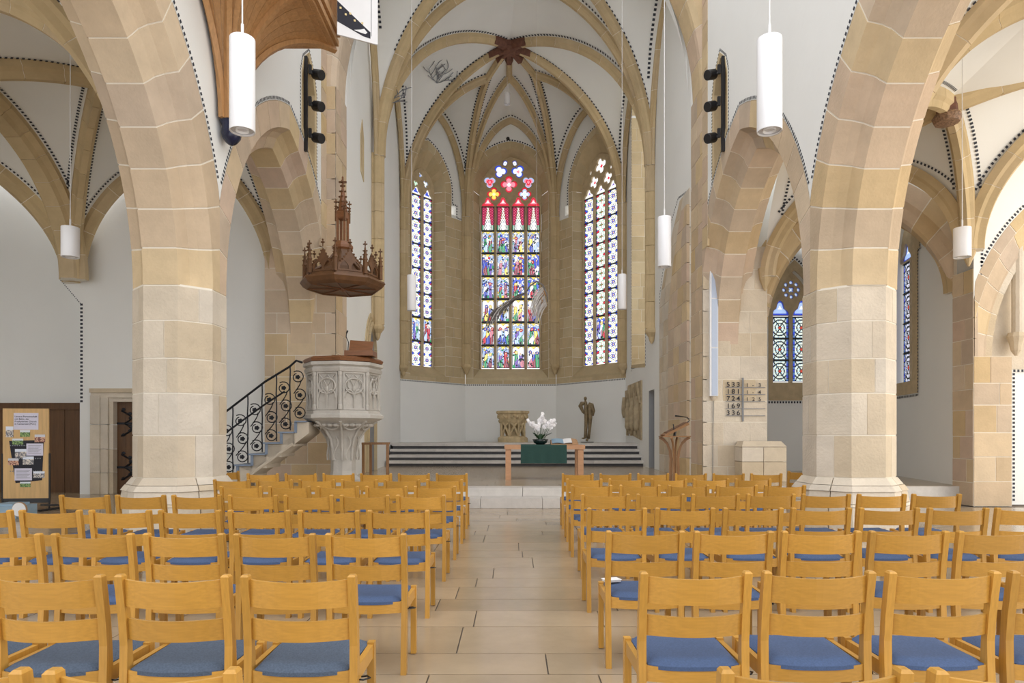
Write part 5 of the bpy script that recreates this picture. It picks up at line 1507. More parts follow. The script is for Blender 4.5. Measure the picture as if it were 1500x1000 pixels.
for k in range(8):
    pinnacle(cv(.76, cz0 + .22, k), .62, .045)
    a, b = cv(.74, cz0 + .25, k), cv(.74, cz0 + .25, k + 1); U = (b - a); L = U.length; U.normalize(); N = V((U.y, -U.x, 0))
    if N.dot(a - CC) < 0: N = -N
    gl = [(.05, 0), (L - .05, 0), (L - .05, .12)] + [(L / 2 + (L / 2 - .06) * (1 - t), .14 + .30 * t ** 1.5) for t in [i / 6 for i in range(7)]] + [(L / 2 - (L / 2 - .06) * t, .14 + .30 * (1 - t) ** 1.5) for t in [i / 6 for i in range(1, 7)]] + [(.05, .12)]
    hs = [[(cx + x, .03 + z) for x, z in [(-.085, 0), (.085, 0), (.085, .06), (.05, .12), (0, .16), (-.05, .12), (-.085, .06)]] for cx in (L / 2 - .11, L / 2 + .11)]
    gb_ = plate('gable', [gl] + hs, .03, (0, 0, 0), (1, 0, 0), UP, M['darkwood'], sbd)
    for v in gb_.data.vertices: v.co = a + U * v.co.x + UP * v.co.z + N * (-v.co.y)
    tr = MB()
    for i in range(1, 6):
        for s in (-1, 1): tr.ball(a + U * (L / 2 + s * (L / 2 - .06) * (1 - i / 6)) + UP * (.16 + .30 * (i / 6) ** 1.5), .022, 5, 4)
    c = a + U * (L / 2) + UP * .47; tr.tube([c, c + UP * .12], .012, 5); tr.ball(c + UP * .08, (.045, .045, .02), 6, 4); tr.ball(c + UP * .13, .02, 6, 4)
    tr.build('crockets', M['darkwood'], sbd)
    # curved flying ribs to the spire base
    MB().tube([cv(.70 - .56 * t, cz0 + .30 + .50 * t ** 1.6, k) for t in [i / 8 for i in range(9)]], [.03 - .008 * i / 8 for i in range(9)], 5).build('flying_rib', M['darkwood'], sbd)
MB().lathe([(.62, cz0 + .27), (.42, cz0 + .42), (.26, cz0 + .60), (.17, cz0 + .82)], 8, (CC.x, CC.y, 0), AB).build('spire_cone', M['darkwood'], sbd)
zs0 = PZ(366, 13.9)
MB().lathe([(.17, zs0 - .02), (.21, zs0 + .02), (.21, zs0 + .07), (.17, zs0 + .12), (.14, zs0 + .16)], 8, (CC.x, CC.y, 0), AB).build('lantern_base', M['railwood'], sbd)
zl0, zl1 = zs0 + .15, PZ(322, 13.9)
for k in range(4):
    p = V((CC.x + .105 * math.cos(AB + k * math.pi / 2 + .5), CC.y + .105 * math.sin(AB + k * math.pi / 2 + .5), 0))
    MB().lathe([(.028, zl0), (.028, zl1 + .12)], 6, p).build('lantern_post', M['railwood'], sbd)
    pinnacle(V((CC.x + .14 * math.cos(AB + k * math.pi / 2 + .5), CC.y + .14 * math.sin(AB + k * math.pi / 2 + .5), zl1 - .05)), .42, .022, 'lantern_pinnacle')
MB().lathe([(.11, zl1), (.14, zl1 + .03), (.13, zl1 + .14), (.10, zl1 + .2)], 4, (CC.x, CC.y, 0), AB + .5).build('lantern_cap', M['railwood'], sbd)
zt1 = PZ(258, 13.9)
MB().lathe([(.10, zl1 + .18), (.02, zt1 - .22), (.02, zt1 - .02), (.006, zt1)], 8, (CC.x, CC.y, 0), AB).build('spire', M['railwood'], sbd)
cr = MB()
for i in range(5):
    z = zl1 + .25 + i * .11; rr = .10 - .016 * i
    for e in range(4): cr.ball((CC.x + rr * math.cos(AB + e * 1.571), CC.y + rr * math.sin(AB + e * 1.571), z), .022, 5, 4)
cr.box((CC.x, CC.y, zt1 - .12), (.16, .03, .035)); cr.box((CC.x, CC.y, zt1 - .12), (.03, .16, .035)); cr.ball((CC.x, CC.y, zt1 - .2), .035, 6, 4)
cr.build('finial', M['darkwood'], sbd)
MB().tube([(CC.x - .1, CC.y + .1, cz0 + .25), (CC.x - .3, RESP_Y + .02, cz0 + .25)], .03, 6).build('wall_bracket', M['darkwood'], sbd)

# ---- pulpit stair with wrought iron railing
st = thing('pulpit_stair', 'stone stair with blue-grey edged steps climbing to the pulpit', 'stair', (PX(390, 13.4), 13.5, 0))
SD = 13.35
ED = [(431.7, 618), (411, 634), (389, 649.6), (368, 666), (347, 682), (326, 698), (305, 714)]
topx = PX(430.4, SD)
prevx = topx
for i, (ex, py) in enumerate(ED[1:]):
    x0 = PX(ex, SD); z = PZ(py, SD)
    MB().box(((x0 + prevx) / 2 - .005, SD + .42, z - .13), (prevx - x0 + .03, .80, .26)).build('step', M['stair_stone'], st)
    MB().box(((x0 + prevx) / 2 - .02, SD + .40, z + .012), (prevx - x0 + .05, .86, .03)).build('tread_edge', M['stair_edge'], st)
    MB().box((x0 + .012, SD + .02, z - .105), (.05, .05, .21)).build('riser_edge', M['stair_edge'], st)
    prevx = x0
# string wall below the steps (sloping underside with moulding)
def sx(px): return PX(px, SD)
lower = [(sx(430.6), PZ(650.8, SD)), (sx(372), PZ(693, SD)), (sx(352), PZ(711, SD)), (sx(330), 0.02)]
upper = []
for (ex, py) in reversed(ED[:6]): upper += [(sx(ex), PZ(py + 16, SD)), (sx(ex), PZ(py, SD) - .01)]
upper = [q for q in upper if q[0] < sx(430)] + [(sx(430.6), PZ(634, SD) - .01)]
plate('string', [[(sx(330), .02)] + [(a, b) for a, b in upper if a > sx(331)] + lower[:3]], .75, (0, SD + .02, 0), (1, 0, 0), UP, M['stair_stone'], st)
MB().tube([V((lower[0][0] - .03, SD + .01, lower[0][1] + .01)), V((lower[1][0], SD + .01, lower[1][1] + .03)), V((lower[2][0], SD + .01, lower[2][1] + .03))], .03, 6).build('string_moulding', M['stair_stone'], st)
plate('landing', [[(sx(431.6), PZ(650, SD)), (sx(452), PZ(634, SD)), (sx(452), PZ(618, SD)), (sx(431.6), PZ(618, SD))]], .75, (0, SD + .02, 0), (1, 0, 0), UP, M['stair_stone'], pu)
MB().box(((sx(432) + sx(449)) / 2, SD + .40, PZ(618, SD) + .012), (sx(449) - sx(432), .86, .03)).build('landing_edge', M['stair_edge'], pu)
MB().box((sx(432.9), SD + .02, PZ(618, SD) - .105), (.05, .05, .21)).build('landing_riser_edge', M['stair_edge'], pu)
rl_ = thing('iron_railing', 'black wrought iron stair railing with leafy scrolls', 'railing', (sx(390), SD, 1.0))
RYD = SD + .03
def rp(px, py): return V((PX(px, RYD), RYD, PZ(py, RYD)))
MB().tube([rp(326, 607), rp(333, 601), rp(352, 586.5), rp(388, 559), rp(424, 537), rp(434, 528), rp(443, 531)], .022, 8).build('top_rail', M['iron'], rl_)
MB().tube([rp(320, 640), rp(333, 632), rp(352, 618), rp(388, 592), rp(417, 573)], .018, 8).build('hand_rail', M['iron'], rl_)
vx = [(341, 594, 692), (363, 577, 678), (384, 562, 662), (405, 548, 646), (425, 536, 630)]
for (px, y0, y1) in vx:
    MB().tube([rp(px + .35 * math.sin(i * 1.1), y0 + (y1 - y0) * i / 14) for i in range(15)], .014, 5).build('baluster', M['iron'], rl_)
def scroll(px, py, w_, parent):
    w_ = w_ * 1.22
    """three spirals joined by S-curves, hanging in one bay; (px,py) is the top spiral centre"""
    mb = MB(); lf_ = MB(); r = w_ * .46
    for k in range(3):
        cx, cy = px + (0, 3.2, 2.6)[k], py + k * 26.5
        sg = 1 if k != 1 else -1
        mb.tube([rp(cx + r * (1 - .42 * t) * math.cos(-2.2 + 6.6 * t), cy + r * (1 - .42 * t) * math.sin(-2.2 + 6.6 * t) * .95) for t in [i / 16 for i in range(17)]], .011, 5)
        if k < 2:
            x2, y2 = px + (3.2, 2.6)[k], py + (k + 1) * 26.5
            mb.tube([rp(cx + r * .9 * math.cos(.9 - 1.2 * t) * (1 - t) + (x2 - r * .95) * 0 + t * (x2 - r * .9 - cx) , cy + 4 + (y2 - cy - 6) * t) for t in [i / 8 for i in range(9)]], .011, 5)
        for e in range(5):
            a = e * 1.256; c = rp(cx + 2.2 * math.cos(a), cy + 2.0 * math.sin(a)); lf_.ball(c, (.025, .012, .02), 6, 4)
        lf_.ball(rp(cx, cy), (.025, .02, .025), 6, 4)
    o = mb.build('scroll', M['iron'], parent); lf_.build('scroll_leaf', M['iron'], o)
for (px, py) in ((352, 616), (373, 600), (394.5, 585), (415.5, 568), (436, 552)): scroll(px, py, 17.5, rl_)
scroll(332, 631, 17, rl_)

# ---- altar table with cloth, orchids, book
TD = 15.4
ax0, ax1 = PX(739, TD), PX(857, TD); tz = PZ(651.5, TD)
al_ = thing('altar_table', 'reddish wooden altar table with square legs on the chancel floor', 'table', ((ax0 + ax1) / 2, TD + .4, PLZ))
MB().box(((ax0 + ax1) / 2, TD + .42, tz - .05), (ax1 - ax0, .9, .10)).build('tabletop', M['altarwood'], al_)
for x in (ax0 + .085, ax1 - .095):
    for y in (TD + .07, TD + .77): MB().box((x, y, (PLZ + tz - .1) / 2), (.125, .125, tz - .1 - PLZ)).build('leg', M['altarwood'], al_)
cl = thing('altar_cloth', 'dark green cloth hanging over the front of the altar table', 'cloth', (PX(796, TD), TD, tz))
cx0, cx1 = PX(763, TD), PX(830, TD)
mb = MB()
def clothf(u, v):
    x = cx0 + (cx1 - cx0) * u; wv = .008 * math.sin(u * 26) + .006 * math.sin(u * 11 + 1)
    if v < .5: return V((x, TD + .86 - v * 2 * .88, tz + .006))
    q = (v - .5) * 2
    return V((x + .01 * q * (u - .5), TD - .032 + wv * q - .004, tz + .006 - q * .415))
mb.grid(clothf, 30, 20); mb.build('cloth', M['green'], cl, True)
MB().tube([clothf(u / 20, 1.0) for u in range(21)], .006, 5).build('hem', M['green'], cl)
oc = V((PX(791.5, TD + .3), TD + .3, tz + .008))
orch = thing('orchid_bowl', 'white orchids in a dark bowl on the altar table', 'flowers', oc)
MB().lathe([(.02, oc.z), (.09, oc.z), (.15, oc.z + .04), (.185, oc.z + .12), (.175, oc.z + .12), (.12, oc.z + .09), (.01, oc.z + .085)], 20, (oc.x, oc.y, 0), cap=False).build('bowl', M['bowl'], orch, True)
rn = random.Random(3)
for k in range(9):
    a = rn.uniform(0, 6.28); ln = rn.uniform(.18, .30); wl2 = .045; d = V((math.cos(a), .5 * math.sin(a), 0)); sd = V((-d.y, d.x, 0)).normalized()
    mb = MB(); mb.grid(lambda u, v: oc + UP * (.09 + ln * (1.1 * v - .5 * v * v)) + d * (.04 + ln * .8 * v) + sd * (wl2 * (u - .5) * 2 * math.sin(math.pi * min(.97, max(.06, v))) ** .6) + UP * (.02 * abs(u - .5)), 4, 7)
    mb.build('leaf', M['leaf'], orch, True)
STM = [(-.235, .57, 10), (-.12, .50, 10), (-.06, .44, 8), (.0, .62, 10), (.04, .70, 9), (.10, .55, 10), (.17, .52, 9), (.235, .58, 9), (.28, .52, 6)]
flower = MB()
for e in range(5):
    a = e * 1.2566 + .3; flower.ball((.026 * math.cos(a), -.004, .026 * math.sin(a)), (.024, .006, .024), 7, 4)
flower.ball((0, -.012, 0), (.010, .010, .010), 6, 4)
fme = bpy.data.meshes.new('blossom'); fme.from_pydata(flower.v, [], flower.f); fme.materials.append(M['petal'])
for (dx, hh_, nf_) in [(a_ * 1.4, b_, c_) for a_, b_, c_ in STM]:
    base = oc + V((dx * .25, rn.uniform(-.03, .03), .1)); tip = oc + V((dx, rn.uniform(-.08, .05), hh_))
    ctl = oc + V((dx * .45, 0, hh_ * .8))
    cur = lambda t: base * (1 - t) ** 2 + ctl * 2 * t * (1 - t) + tip * t * t
    s_ = MB().tube([cur(i / 8) for i in range(9)], .005, 5).build('stem', M['leaf'], orch)
    for j in range(nf_):
        o = bpy.data.objects.new('blossom', fme); col.objects.link(o); put(o, s_)
        t = .52 + .48 * j / nf_
        o.location = cur(t) + V((rn.uniform(-.035, .035), rn.uniform(-.05, .0), rn.uniform(-.03, .03))); o.rotation_euler = (rn.uniform(-.5, .5), rn.uniform(0, 6), rn.uniform(-.6, .6)); k_ = rn.uniform(.65, 1.0); o.scale = (k_, k_, k_)
bk = thing('open_book', 'open bible with tan edges lying on a stand on the altar', 'book', (PX(826, TD + .35), TD + .3, tz))
bx0, bx1, bxm = PX(808, TD + .3), PX(845, TD + .3), PX(825, TD + .3)
def wedge(x0, x1, z0, z1, y0, y1, h0, h1):
    return MB().hexa([V((x0, y0, z0)), V((x1, y0, z0)), V((x1, y1, z0)), V((x0, y1, z0))], [V((x0, y0, z0 + h0)), V((x1, y0, z0 + h0)), V((x1, y1, z0 + h1)), V((x0, y1, z0 + h1))])
wedge(bx0 - .02, bx1 + .02, tz + .006, 0, TD + .1, TD + .5, .012, .11).build('book_stand', M['tan'], bk)
def page(x0, x1, nm, mk, bulge):
    mb = MB(); mb.grid(lambda u, v: V((x0 + (x1 - x0) * u, TD + .11 + .36 * v, tz + .03 + .10 * v + bulge * math.sin(math.pi * u) )), 8, 4); mb.build(nm, M[mk], bk, True)
page(bx0, bxm, 'left_page', 'bluepage', .018); page(bxm, bx1 - .03, 'right_page', 'paper', .022)
MB().hexa([V((bx1 - .12, TD + .105, tz + .02)), V((bx1, TD + .105, tz + .02)), V((bx1, TD + .47, tz + .02)), V((bx1 - .12, TD + .47, tz + .02))], [V((bx1 - .12, TD + .105, tz + .055)), V((bx1, TD + .105, tz + .04)), V((bx1, TD + .47, tz + .13)), V((bx1 - .12, TD + .47, tz + .15))]).build('page_block', M['tan'], bk)

# ---- baptismal font
FD = 26.3; FC_ = V((PX(751, FD), FD, CHZ))
fn_ = thing('baptismal_font', 'carved sandstone baptismal font on interlaced arches, on the upper choir floor', 'font', FC_)
ztf = PZ(602, FD); aF = math.pi / 8 + .12
MB().lathe([(.60, CHZ), (.60, CHZ + .16), (.55, CHZ + .2), (.46, CHZ + .24)], 8, (FC_.x, FC_.y, 0), aF).build('foot', M['font'], fn_)
MB().lathe([(.28, CHZ + .6), (.46, ztf - .50), (.56, ztf - .30), (.60, ztf - .12), (.66, ztf - .08), (.66, ztf), (.5, ztf), (.48, ztf - .1)], 8, (FC_.x, FC_.y, 0), aF).build('basin', M['font'], fn_)
MB().lathe([(.30, CHZ + .2), (.20, CHZ + .4), (.20, CHZ + .55), (.28, CHZ + .62)], 8, (FC_.x, FC_.y, 0), aF).build('stem', M['font'], fn_)
for k in range(8):
    a = aF + k * math.pi / 4; c, s = math.cos(a), math.sin(a)
    MB().tube([(FC_.x + .47 * c, FC_.y + .47 * s, CHZ + .2), (FC_.x + .47 * c, FC_.y + .47 * s, ztf - .42)], .038, 7).build('column', M['font'], fn_)
    MB().lathe([(.06, ztf - .46), (.09, ztf - .40), (.09, ztf - .34)], 8, (FC_.x + .48 * c, FC_.y + .48 * s, 0)).build('capital', M['font'], fn_)
    a2 = a + math.pi / 4
    for sg in (0, 1):
        b0, b1_ = (a, a2) if sg else (a2, a)
        MB().tube([(FC_.x + .44 * math.cos(b0 + (b1_ - b0) * t), FC_.y + .44 * math.sin(b0 + (b1_ - b0) * t), CHZ + .24 + .50 * math.sin(t * 1.6)) for t in [i / 8 for i in range(9)]], .045, 6).build('interlaced_branch', M['font'], fn_)
    am = a + math.pi / 8
    lf2 = MB()
    for e in range(3): lf2.ball((FC_.x + (.52 + .02 * e) * math.cos(am + (e - 1) * .18), FC_.y + (.52 + .02 * e) * math.sin(am + (e - 1) * .18), ztf - .24 + .05 * (e % 2)), (.07, .07, .06), 7, 5)
    lf2.build('leaf_carving', M['font'], fn_)

# ---- bronze figure sculpture (abstract standing figures)
BD = 25.6; bc = V((PX(860, BD), BD, CHZ))
bz = thing('bronze_sculpture', 'slender bronze sculpture of abstract standing figures on a thin plate', 'sculpture', bc)
k_ = BD / 1000
def bp(px, py, dy=0.0): return V((PX(px, BD), BD + dy, PZ(py, BD)))
MB().box((bc.x, bc.y, CHZ + .012), (.46, .3, .024)).build('base_plate', M['black'], bz)
MB().tube([bp(857.5, 641), bp(858, 632), bp(858.6, 615), bp(858.5, 600), bp(858, 590), bp(857.3, 586)], [.07, .06, .07, .075, .06, .035], 9).build('tall_figure', M['bronze'], bz, True)
MB().ball(bp(857.4, 583.5), (.06, .06, .075), 9, 6).build('tall_head', M['bronze'], bz, True)
MB().tube([bp(862, 642.5), bp(863.5, 630), bp(864.5, 612), bp(864, 600), bp(863, 592)], [.055, .06, .085, .11, .06], 9).build('second_figure', M['bronze'], bz, True)
MB().tube([bp(862, 591), bp(866, 593), bp(869, 602), bp(868.5, 609)], [.06, .10, .075, .03], 8).build('right_wing', M['bronze'], bz, True)
MB().tube([bp(857, 590), bp(852, 591), bp(850, 594), bp(854, 603), bp(855.5, 606)], [.05, .085, .08, .05, .02], 8).build('left_wing', M['bronze'], bz, True)
MB().tube([bp(857.5, 640), bp(855, 641.8), bp(852, 641.5)], [.05, .03, .02], 7).build('left_foot', M['bronze'], bz, True)
MB().tube([bp(861, 642), bp(859, 645.5)], [.04, .05], 7).build('right_foot', M['bronze'], bz, True)

# ---- stone relief on the right choir wall
ru = sorted((ray_u(921.5, B0, Bd), ray_u(941, B0, Bd))); um = 24.0
rf = thing('stone_relief', 'weathered sandstone relief of three canopied figures on the choir wall', 'relief', g(sum(ru) / 2, 1.4))
zr0, zr1 = 1.20, 3.15
MB().hexa([g(ru[0], zr0 + .25, .0), g(ru[1], zr0 + .0, .0), g(ru[1], zr1 + .0, .0), g(ru[0], zr1, .0)], [g(ru[0], zr0 + .25, .05), g(ru[1], zr0, .05), g(ru[1], zr1, .05), g(ru[0], zr1, .05)]).build('slab', M['relief'], rf)
for i in range(3):
    u = ru[0] + (ru[1] - ru[0]) * (i + .5) / 3; hw = (ru[1] - ru[0]) / 6.5
    MB().tube([g(u - hw, zr1 - .75, .07), g(u - hw * .5, zr1 - .4, .08), g(u, zr1 - .06, .08), g(u + hw * .5, zr1 - .4, .08), g(u + hw, zr1 - .75, .07)], .045, 6).build('canopy', M['relief'], rf)
    MB().tube([g(u, zr1 - .5 - .14 * j, .09 + .02 * (j % 2)) for j in range(9)], [.05, .075, .09, .12, .13, .12, .13, .12, .08], 8).build('figure', M['relief'], rf, True)
    MB().tube([g(u - hw, zr1 - .7, .07), g(u - hw, zr0 + .15, .07)], .05, 6).build('pilaster', M['relief'], rf)
u0_ = ray_u(916.8, B0, Bd); u1_ = ray_u(920.6, B0, Bd); a_, b_ = min(u0_, u1_), max(u0_, u1_)
rs_ = thing('stone_tablet', 'small narrow sandstone tablet beside the larger figure relief', 'relief', g(a_, 1.8))
a_ = max(a_, .03)
MB().hexa([g(a_, 1.75, .003), g(b_, 1.75, .003), g(b_, 3.0, .003), g(a_, 3.0, .003)], [g(a_, 1.75, .04), g(b_, 1.75, .04), g(b_, 3.0, .04), g(a_, 3.0, .04)]).build('slab', M['relief'], rs_)
MB().tube([g((a_ + b_) / 2, 2.0 + .15 * j, .115) for j in range(6)], [.05, .09, .10, .09, .08, .06], 8).build('figure', M['relief'], rs_, True)

# ---- lectern
LD = 14.0
lc = V((PX(988, LD), LD, PLZ))
le = thing('wooden_lectern', 'wooden lectern on four curved legs with a tilted book rest', 'lectern', lc)
ztop = PZ(640, LD); zbs = PLZ
MB().box((lc.x, lc.y, PLZ + .02), (.42, .42, .04)).build('base', M['lectwood'], le)
for k in range(4):
    a = math.pi / 4 + k * math.pi / 2; a += .35
    pts = [(.085, PLZ + .04), (.075, PLZ + .4), (.07, ztop - .45), (.09, ztop - .28), (.15, ztop - .13), (.24, ztop - .04), (.31, ztop - .005)]
    c, s = math.cos(a), math.sin(a); sd = V((-s, c, 0))
    rs = []
    for j, (r, z) in enumerate(pts):
        p = V((lc.x + r * c, lc.y + r * s, z)); o_ = V((c, s, 0)) * .028 if j < 4 else (V((c, s, 0)) * .012 - UP * .025)
        rs.append([p - sd * .016 - o_, p + sd * .016 - o_, p + sd * .016 + o_, p - sd * .016 + o_])
    MB().rings(rs).build('curved_leg', M['lectwood'], le)
MB().box((lc.x, lc.y, ztop + .012), (.56, .44, .024)).build('top_plate', M['lectwood'], le)
mt = Matrix.Rotation(-math.radians(27), 3, 'Y')
MB().box((lc.x - .0, lc.y, ztop + .15), (.54, .40, .05), M=mt).build('book_rest', M['lectwood'], le)
MB().box((lc.x + .02, lc.y, ztop + .19), (.46, .32, .03), M=mt).build('cushion', M['darkwood'], le)
MB().tube([(lc.x, lc.y, ztop + .02), (lc.x + .02, lc.y, ztop + .14)], .03, 8).build('pivot', M['black'], le)
MB().tube([(lc.x - .05, lc.y - .18, ztop + .12), (lc.x - .07, lc.y - .2, ztop + .26)], .012, 6).build('page_clip', M['black'], le)
MB().tube([(lc.x + .24, lc.y - .05, ztop + .28), (lc.x + .29, lc.y - .05, ztop + .34), (lc.x + .26, lc.y - .05, ztop + .40), (lc.x + .16, lc.y - .05, ztop + .42), (lc.x + .0, lc.y - .05, ztop + .435)], [.02, .01, .009, .009, .018], 7).build('reading_lamp', M['black'], le)

# ---- open wooden frame stand beside the pulpit
GD = 14.4; s0, s1 = PX(530, GD), PX(570, GD); sz1 = PZ(648, GD)
fs = thing('frame_stand', 'open light brown wooden frame stand between pulpit and altar steps', 'stand', ((s0 + s1) / 2, GD + .2, PLZ))
for x in (s0 + .03, s1 - .03):
    for y, e in ((GD, 0), (GD + .42, 0)):
        MB().box((x + (.07 if y > GD else 0) * (1 if x < -2.9 else -1.2), y, (PLZ + sz1) / 2), (.05, .05, sz1 - PLZ)).build('post', M['lectwood'], fs)
MB().box(((s0 + s1) / 2, GD, sz1 - .02), (s1 - s0, .055, .045)).build('top_rail', M['lectwood'], fs)
MB().box(((s0 + s1) / 2 + .0, GD + .42, sz1 - .02), (s1 - s0 - .12, .055, .045)).build('top_rail', M['lectwood'], fs)
for x, e in ((s0 + .03, .07), (s1 - .03, -.08)):
    MB().hexa([V((x - .022, GD, sz1 - .042)), V((x + .022, GD, sz1 - .042)), V((x + e + .022, GD + .42, sz1 - .042)), V((x + e - .022, GD + .42, sz1 - .042))], [V((x - .022, GD, sz1)), V((x + .022, GD, sz1)), V((x + e + .022, GD + .42, sz1)), V((x + e - .022, GD + .42, sz1))]).build('top_rail', M['lectwood'], fs)

# ---- column loudspeaker and hymn numbers on the right respond
CD = RESP_Y - .09
sk = thing('column_loudspeaker', 'tall slim pale blue column loudspeaker on the stone pier', 'loudspeaker', (PX(1046, CD), CD, 2.2))
zs_ = [PZ(580, CD), PZ(509, CD), PZ(437, CD), PZ(364, CD)]
x0, x1 = PX(1040, CD), PX(1052, CD)
for a, b in zip(zs_[:-1], zs_[1:]):
    o = MB().box(((x0 + x1) / 2, CD + .04, (a + b) / 2), (x1 - x0, .09, b - a - .004)).build('cabinet', M['lamp'], sk)
    MB().box(((x0 + x1) / 2 + .012, CD - .008, (a + b) / 2), (x1 - x0 - .05, .012, b - a - .03)).build('grille', M['speaker'], o)
MB().lathe([(.02, zs_[0] - .10), (.05, zs_[0] - .06), (.07, zs_[0] - .01)], 10, ((x0 + x1) / 2, CD + .04, 0)).build('bracket', M['stone_low'], sk)
MB().tube([((x0 + x1) / 2, CD + .07, zs_[0] - .06), ((x0 + x1) / 2 - .01, CD + .07, .3)], .008, 5).build('cable', M['grey_paint'], sk)
HD = RESP_Y - .03
hb = thing('hymn_board', 'black hymn numbers on thin rails fixed to the stone pier', 'hymn board', (PX(1090, HD), HD, 1.8))
rowsy = [567, 577.3, 587.6, 598.3, 608.5]
L_ = ['533', '181', '724', '169', '336']; R_t = [('1', '-', '3'), ('1', '-', '4'), ('1', '2', '5'), (), ()]
XU = V((1, 0, 0))
for i, py in enumerate(rowsy):
    z = PZ(py, HD)
    for a, b in ((1063, 1087), (1090, 1121)):
        MB().box(((PX(a, HD) + PX(b, HD)) / 2, HD, z - .004), (PX(b, HD) - PX(a, HD), .012, .012)).build('rail', M['grey_paint'], hb)
    for j, ch in enumerate(L_[i]):
        text('hymn_digit', ch, .152, (PX(1064.2 + j * 7.4, HD), HD - .004, z + .012), XU, UP, M['ink'], hb, .004, .0022)
    for j, ch in enumerate(R_t[i]):
        text('verse_digit', ch, .118, (PX(1092.5 + j * 9.2, HD), HD - .004, z + .008), XU, UP, M['ink'], hb, .003, .001)
MB().box((PX(1088.2, HD), HD - .0, (PZ(553, HD) + PZ(617, HD)) / 2), (.035, .02, PZ(553, HD) - PZ(617, HD))).build('upright', M['grey_paint'], hb)

# ---- hanging feather sculpture in front of the great window
GDp = 20.0
fe = thing('feather_mobile', 'curved translucent feather sculpture hanging before the great window', 'sculpture', P(765, 440, GDp))
def qp(px, py, dd=0.0): return P(px, py, GDp + dd)
sp_ = [(713, 480), (716, 465), (728, 449), (745, 440), (762, 433), (770, 428), (777, 418), (786, 412), (795, 417), (801, 430), (802, 442), (797, 460), (788, 474)]
MB().tube([qp(x, y, .25 * math.sin(i * .5)) for i, (x, y) in enumerate(sp_[2:11], 2)], [.006, .012, .02, .022, .024, .024, .022, .02, .014], 6).build('spine', M['feather'], fe, True)
rn = random.Random(4)
def barbs(n, fA, fB, nm, mk, lo, hi):
    mb = MB()
    for i in range(n):
        t = i / (n - 1); a = fA(t); b = fB(t); b = (b[0] + rn.uniform(-3, 3), b[1] + rn.uniform(-3, 3)); m2 = ((a[0] + b[0]) / 2 + rn.uniform(-3, 3) - 3, (a[1] + b[1]) / 2 - 5)
        d0 = rn.uniform(-.1, .1)
        mb.tube([qp(*a, d0), qp((a[0] + 2 * m2[0]) / 3, (a[1] + 2 * m2[1]) / 3, d0 + .05), qp((b[0] + 2 * m2[0]) / 3, (b[1] + 2 * m2[1]) / 3, d0 + .08), qp(*b, d0)], [.014, .018, .015, .006], 4)
    mb.build(nm, M[mk], fe, kind='stuff')
def lin(p, q): return lambda t: (p[0] + (q[0] - p[0]) * t, p[1] + (q[1] - p[1]) * t)
barbs(34, lin((772, 428), (730, 450)), lin((742, 452), (713, 482)), 'left_vane', 'feather', 0, 1)
barbs(14, lin((765, 433), (728, 452)), lin((735, 455), (716, 480)), 'left_vane_light', 'feather_light', 0, 1)
barbs(36, lin((795, 420), (801, 447)), lin((778, 452), (786, 476)), 'right_vane', 'feather_light', 0, 1)
barbs(8, lin((797, 425), (800, 432)), lin((792, 440), (795, 444)), 'amber_vane', 'feather_orange', 0, 1)
MB().tube([qp(786, 412), P(786, -15, GDp)], .003, 4).build('wire', M['cable'], fe)

# ---- notice board on the left
ND = 12.4
na = V((PX(4, ND), ND, 0)); nb = V((PX(71, ND + .1), ND + .1, 0)); nu = (nb - na).normalized(); nL = (nb - na).length; nn_ = nu.cross(UP)
z0n, z1n = PZ(730, ND), PZ(598, ND)
no = thing('notice_board', 'pine notice board with printed sheets and photographs on a black stand', 'notice board', (na.x + .4, ND, 0))
npt = lambda fx, fy, n=0.0: na + nu * (nL * fx) + UP * (z1n + (z0n - z1n) * fy) + nn_ * n
def nquad(nm, fx0, fy0, fx1, fy1, m, n0=.001, n1=.004, tilt=0.0):
    return MB().hexa([npt(fx0, fy1 + tilt, n0), npt(fx1, fy1, n0), npt(fx1, fy0, n0), npt(fx0, fy0 + tilt, n0)], [npt(fx0, fy1 + tilt, n1), npt(fx1, fy1, n1), npt(fx1, fy0, n1), npt(fx0, fy0 + tilt, n1)]).build(nm, m, no)
nquad('board', 0, 0, 1, 1, M['pine'], -.03, 0)
hs_ = nquad('heading_sheet', .24, .05, .78, .235, M['lilac_paper'])
nr = .083
text('heading_text', 'Unsere Partnerschaft\nmit Bafut, der\nPresbyterian Church\nin Cameroon (PCC)', .044, npt(.262, .098, .005), nu, UP, M['ink'], hs_, .0008, .0003, spacing=1.02)
MB().hexa([npt(x, y, .001) for x, y in ((.28, .83), (.86, .80), (.90, .35), (.14, .36))][::1], [npt(x, y, .003) for x, y in ((.28, .83), (.86, .80), (.90, .35), (.14, .36))]).build('dark_poster', M['ink'], no)
for i in range(14):
    for j, yy in enumerate((.40, .545, .685)):
        MB().box(npt(.17 + .05 * i, yy + .012, .0045), (.02, .002, .018), math.atan2(nu.y, nu.x)).build('poster_mark', M['grey_paint'], no)
def photo(seed):
    rn = random.Random(seed); pal = rn.choice([[(.7, .75, .8), (.1, .2, .06), (.2, .3, .1)], [(.6, .6, .65), (.3, .1, .08), (.5, .3, .2)], [(.75, .8, .9), (.25, .25, .28), (.5, .45, .4)]])
    rr = [[rn.random() for _ in range(12)] for _ in range(9)]
    def fn(x, y):
        q = rr[int(y * 9)][int(x * 12)]
        if y > .62: return pal[0]
        return tuple(c * (.5 + q) for c in (pal[1] if q < .5 else pal[2]))
    return panel_mesh('photo', 12, 9, fn)
def nphoto(fx0, fy0, fx1, fy1, seed):
    me = photo(seed); me.materials.append(M['tint'])
    for v in me.vertices: v.co = npt(fx0 + (fx1 - fx0) * v.co.x, fy1 + (fy0 - fy1) * v.co.y, .006)
    link('photograph', me, None, no)
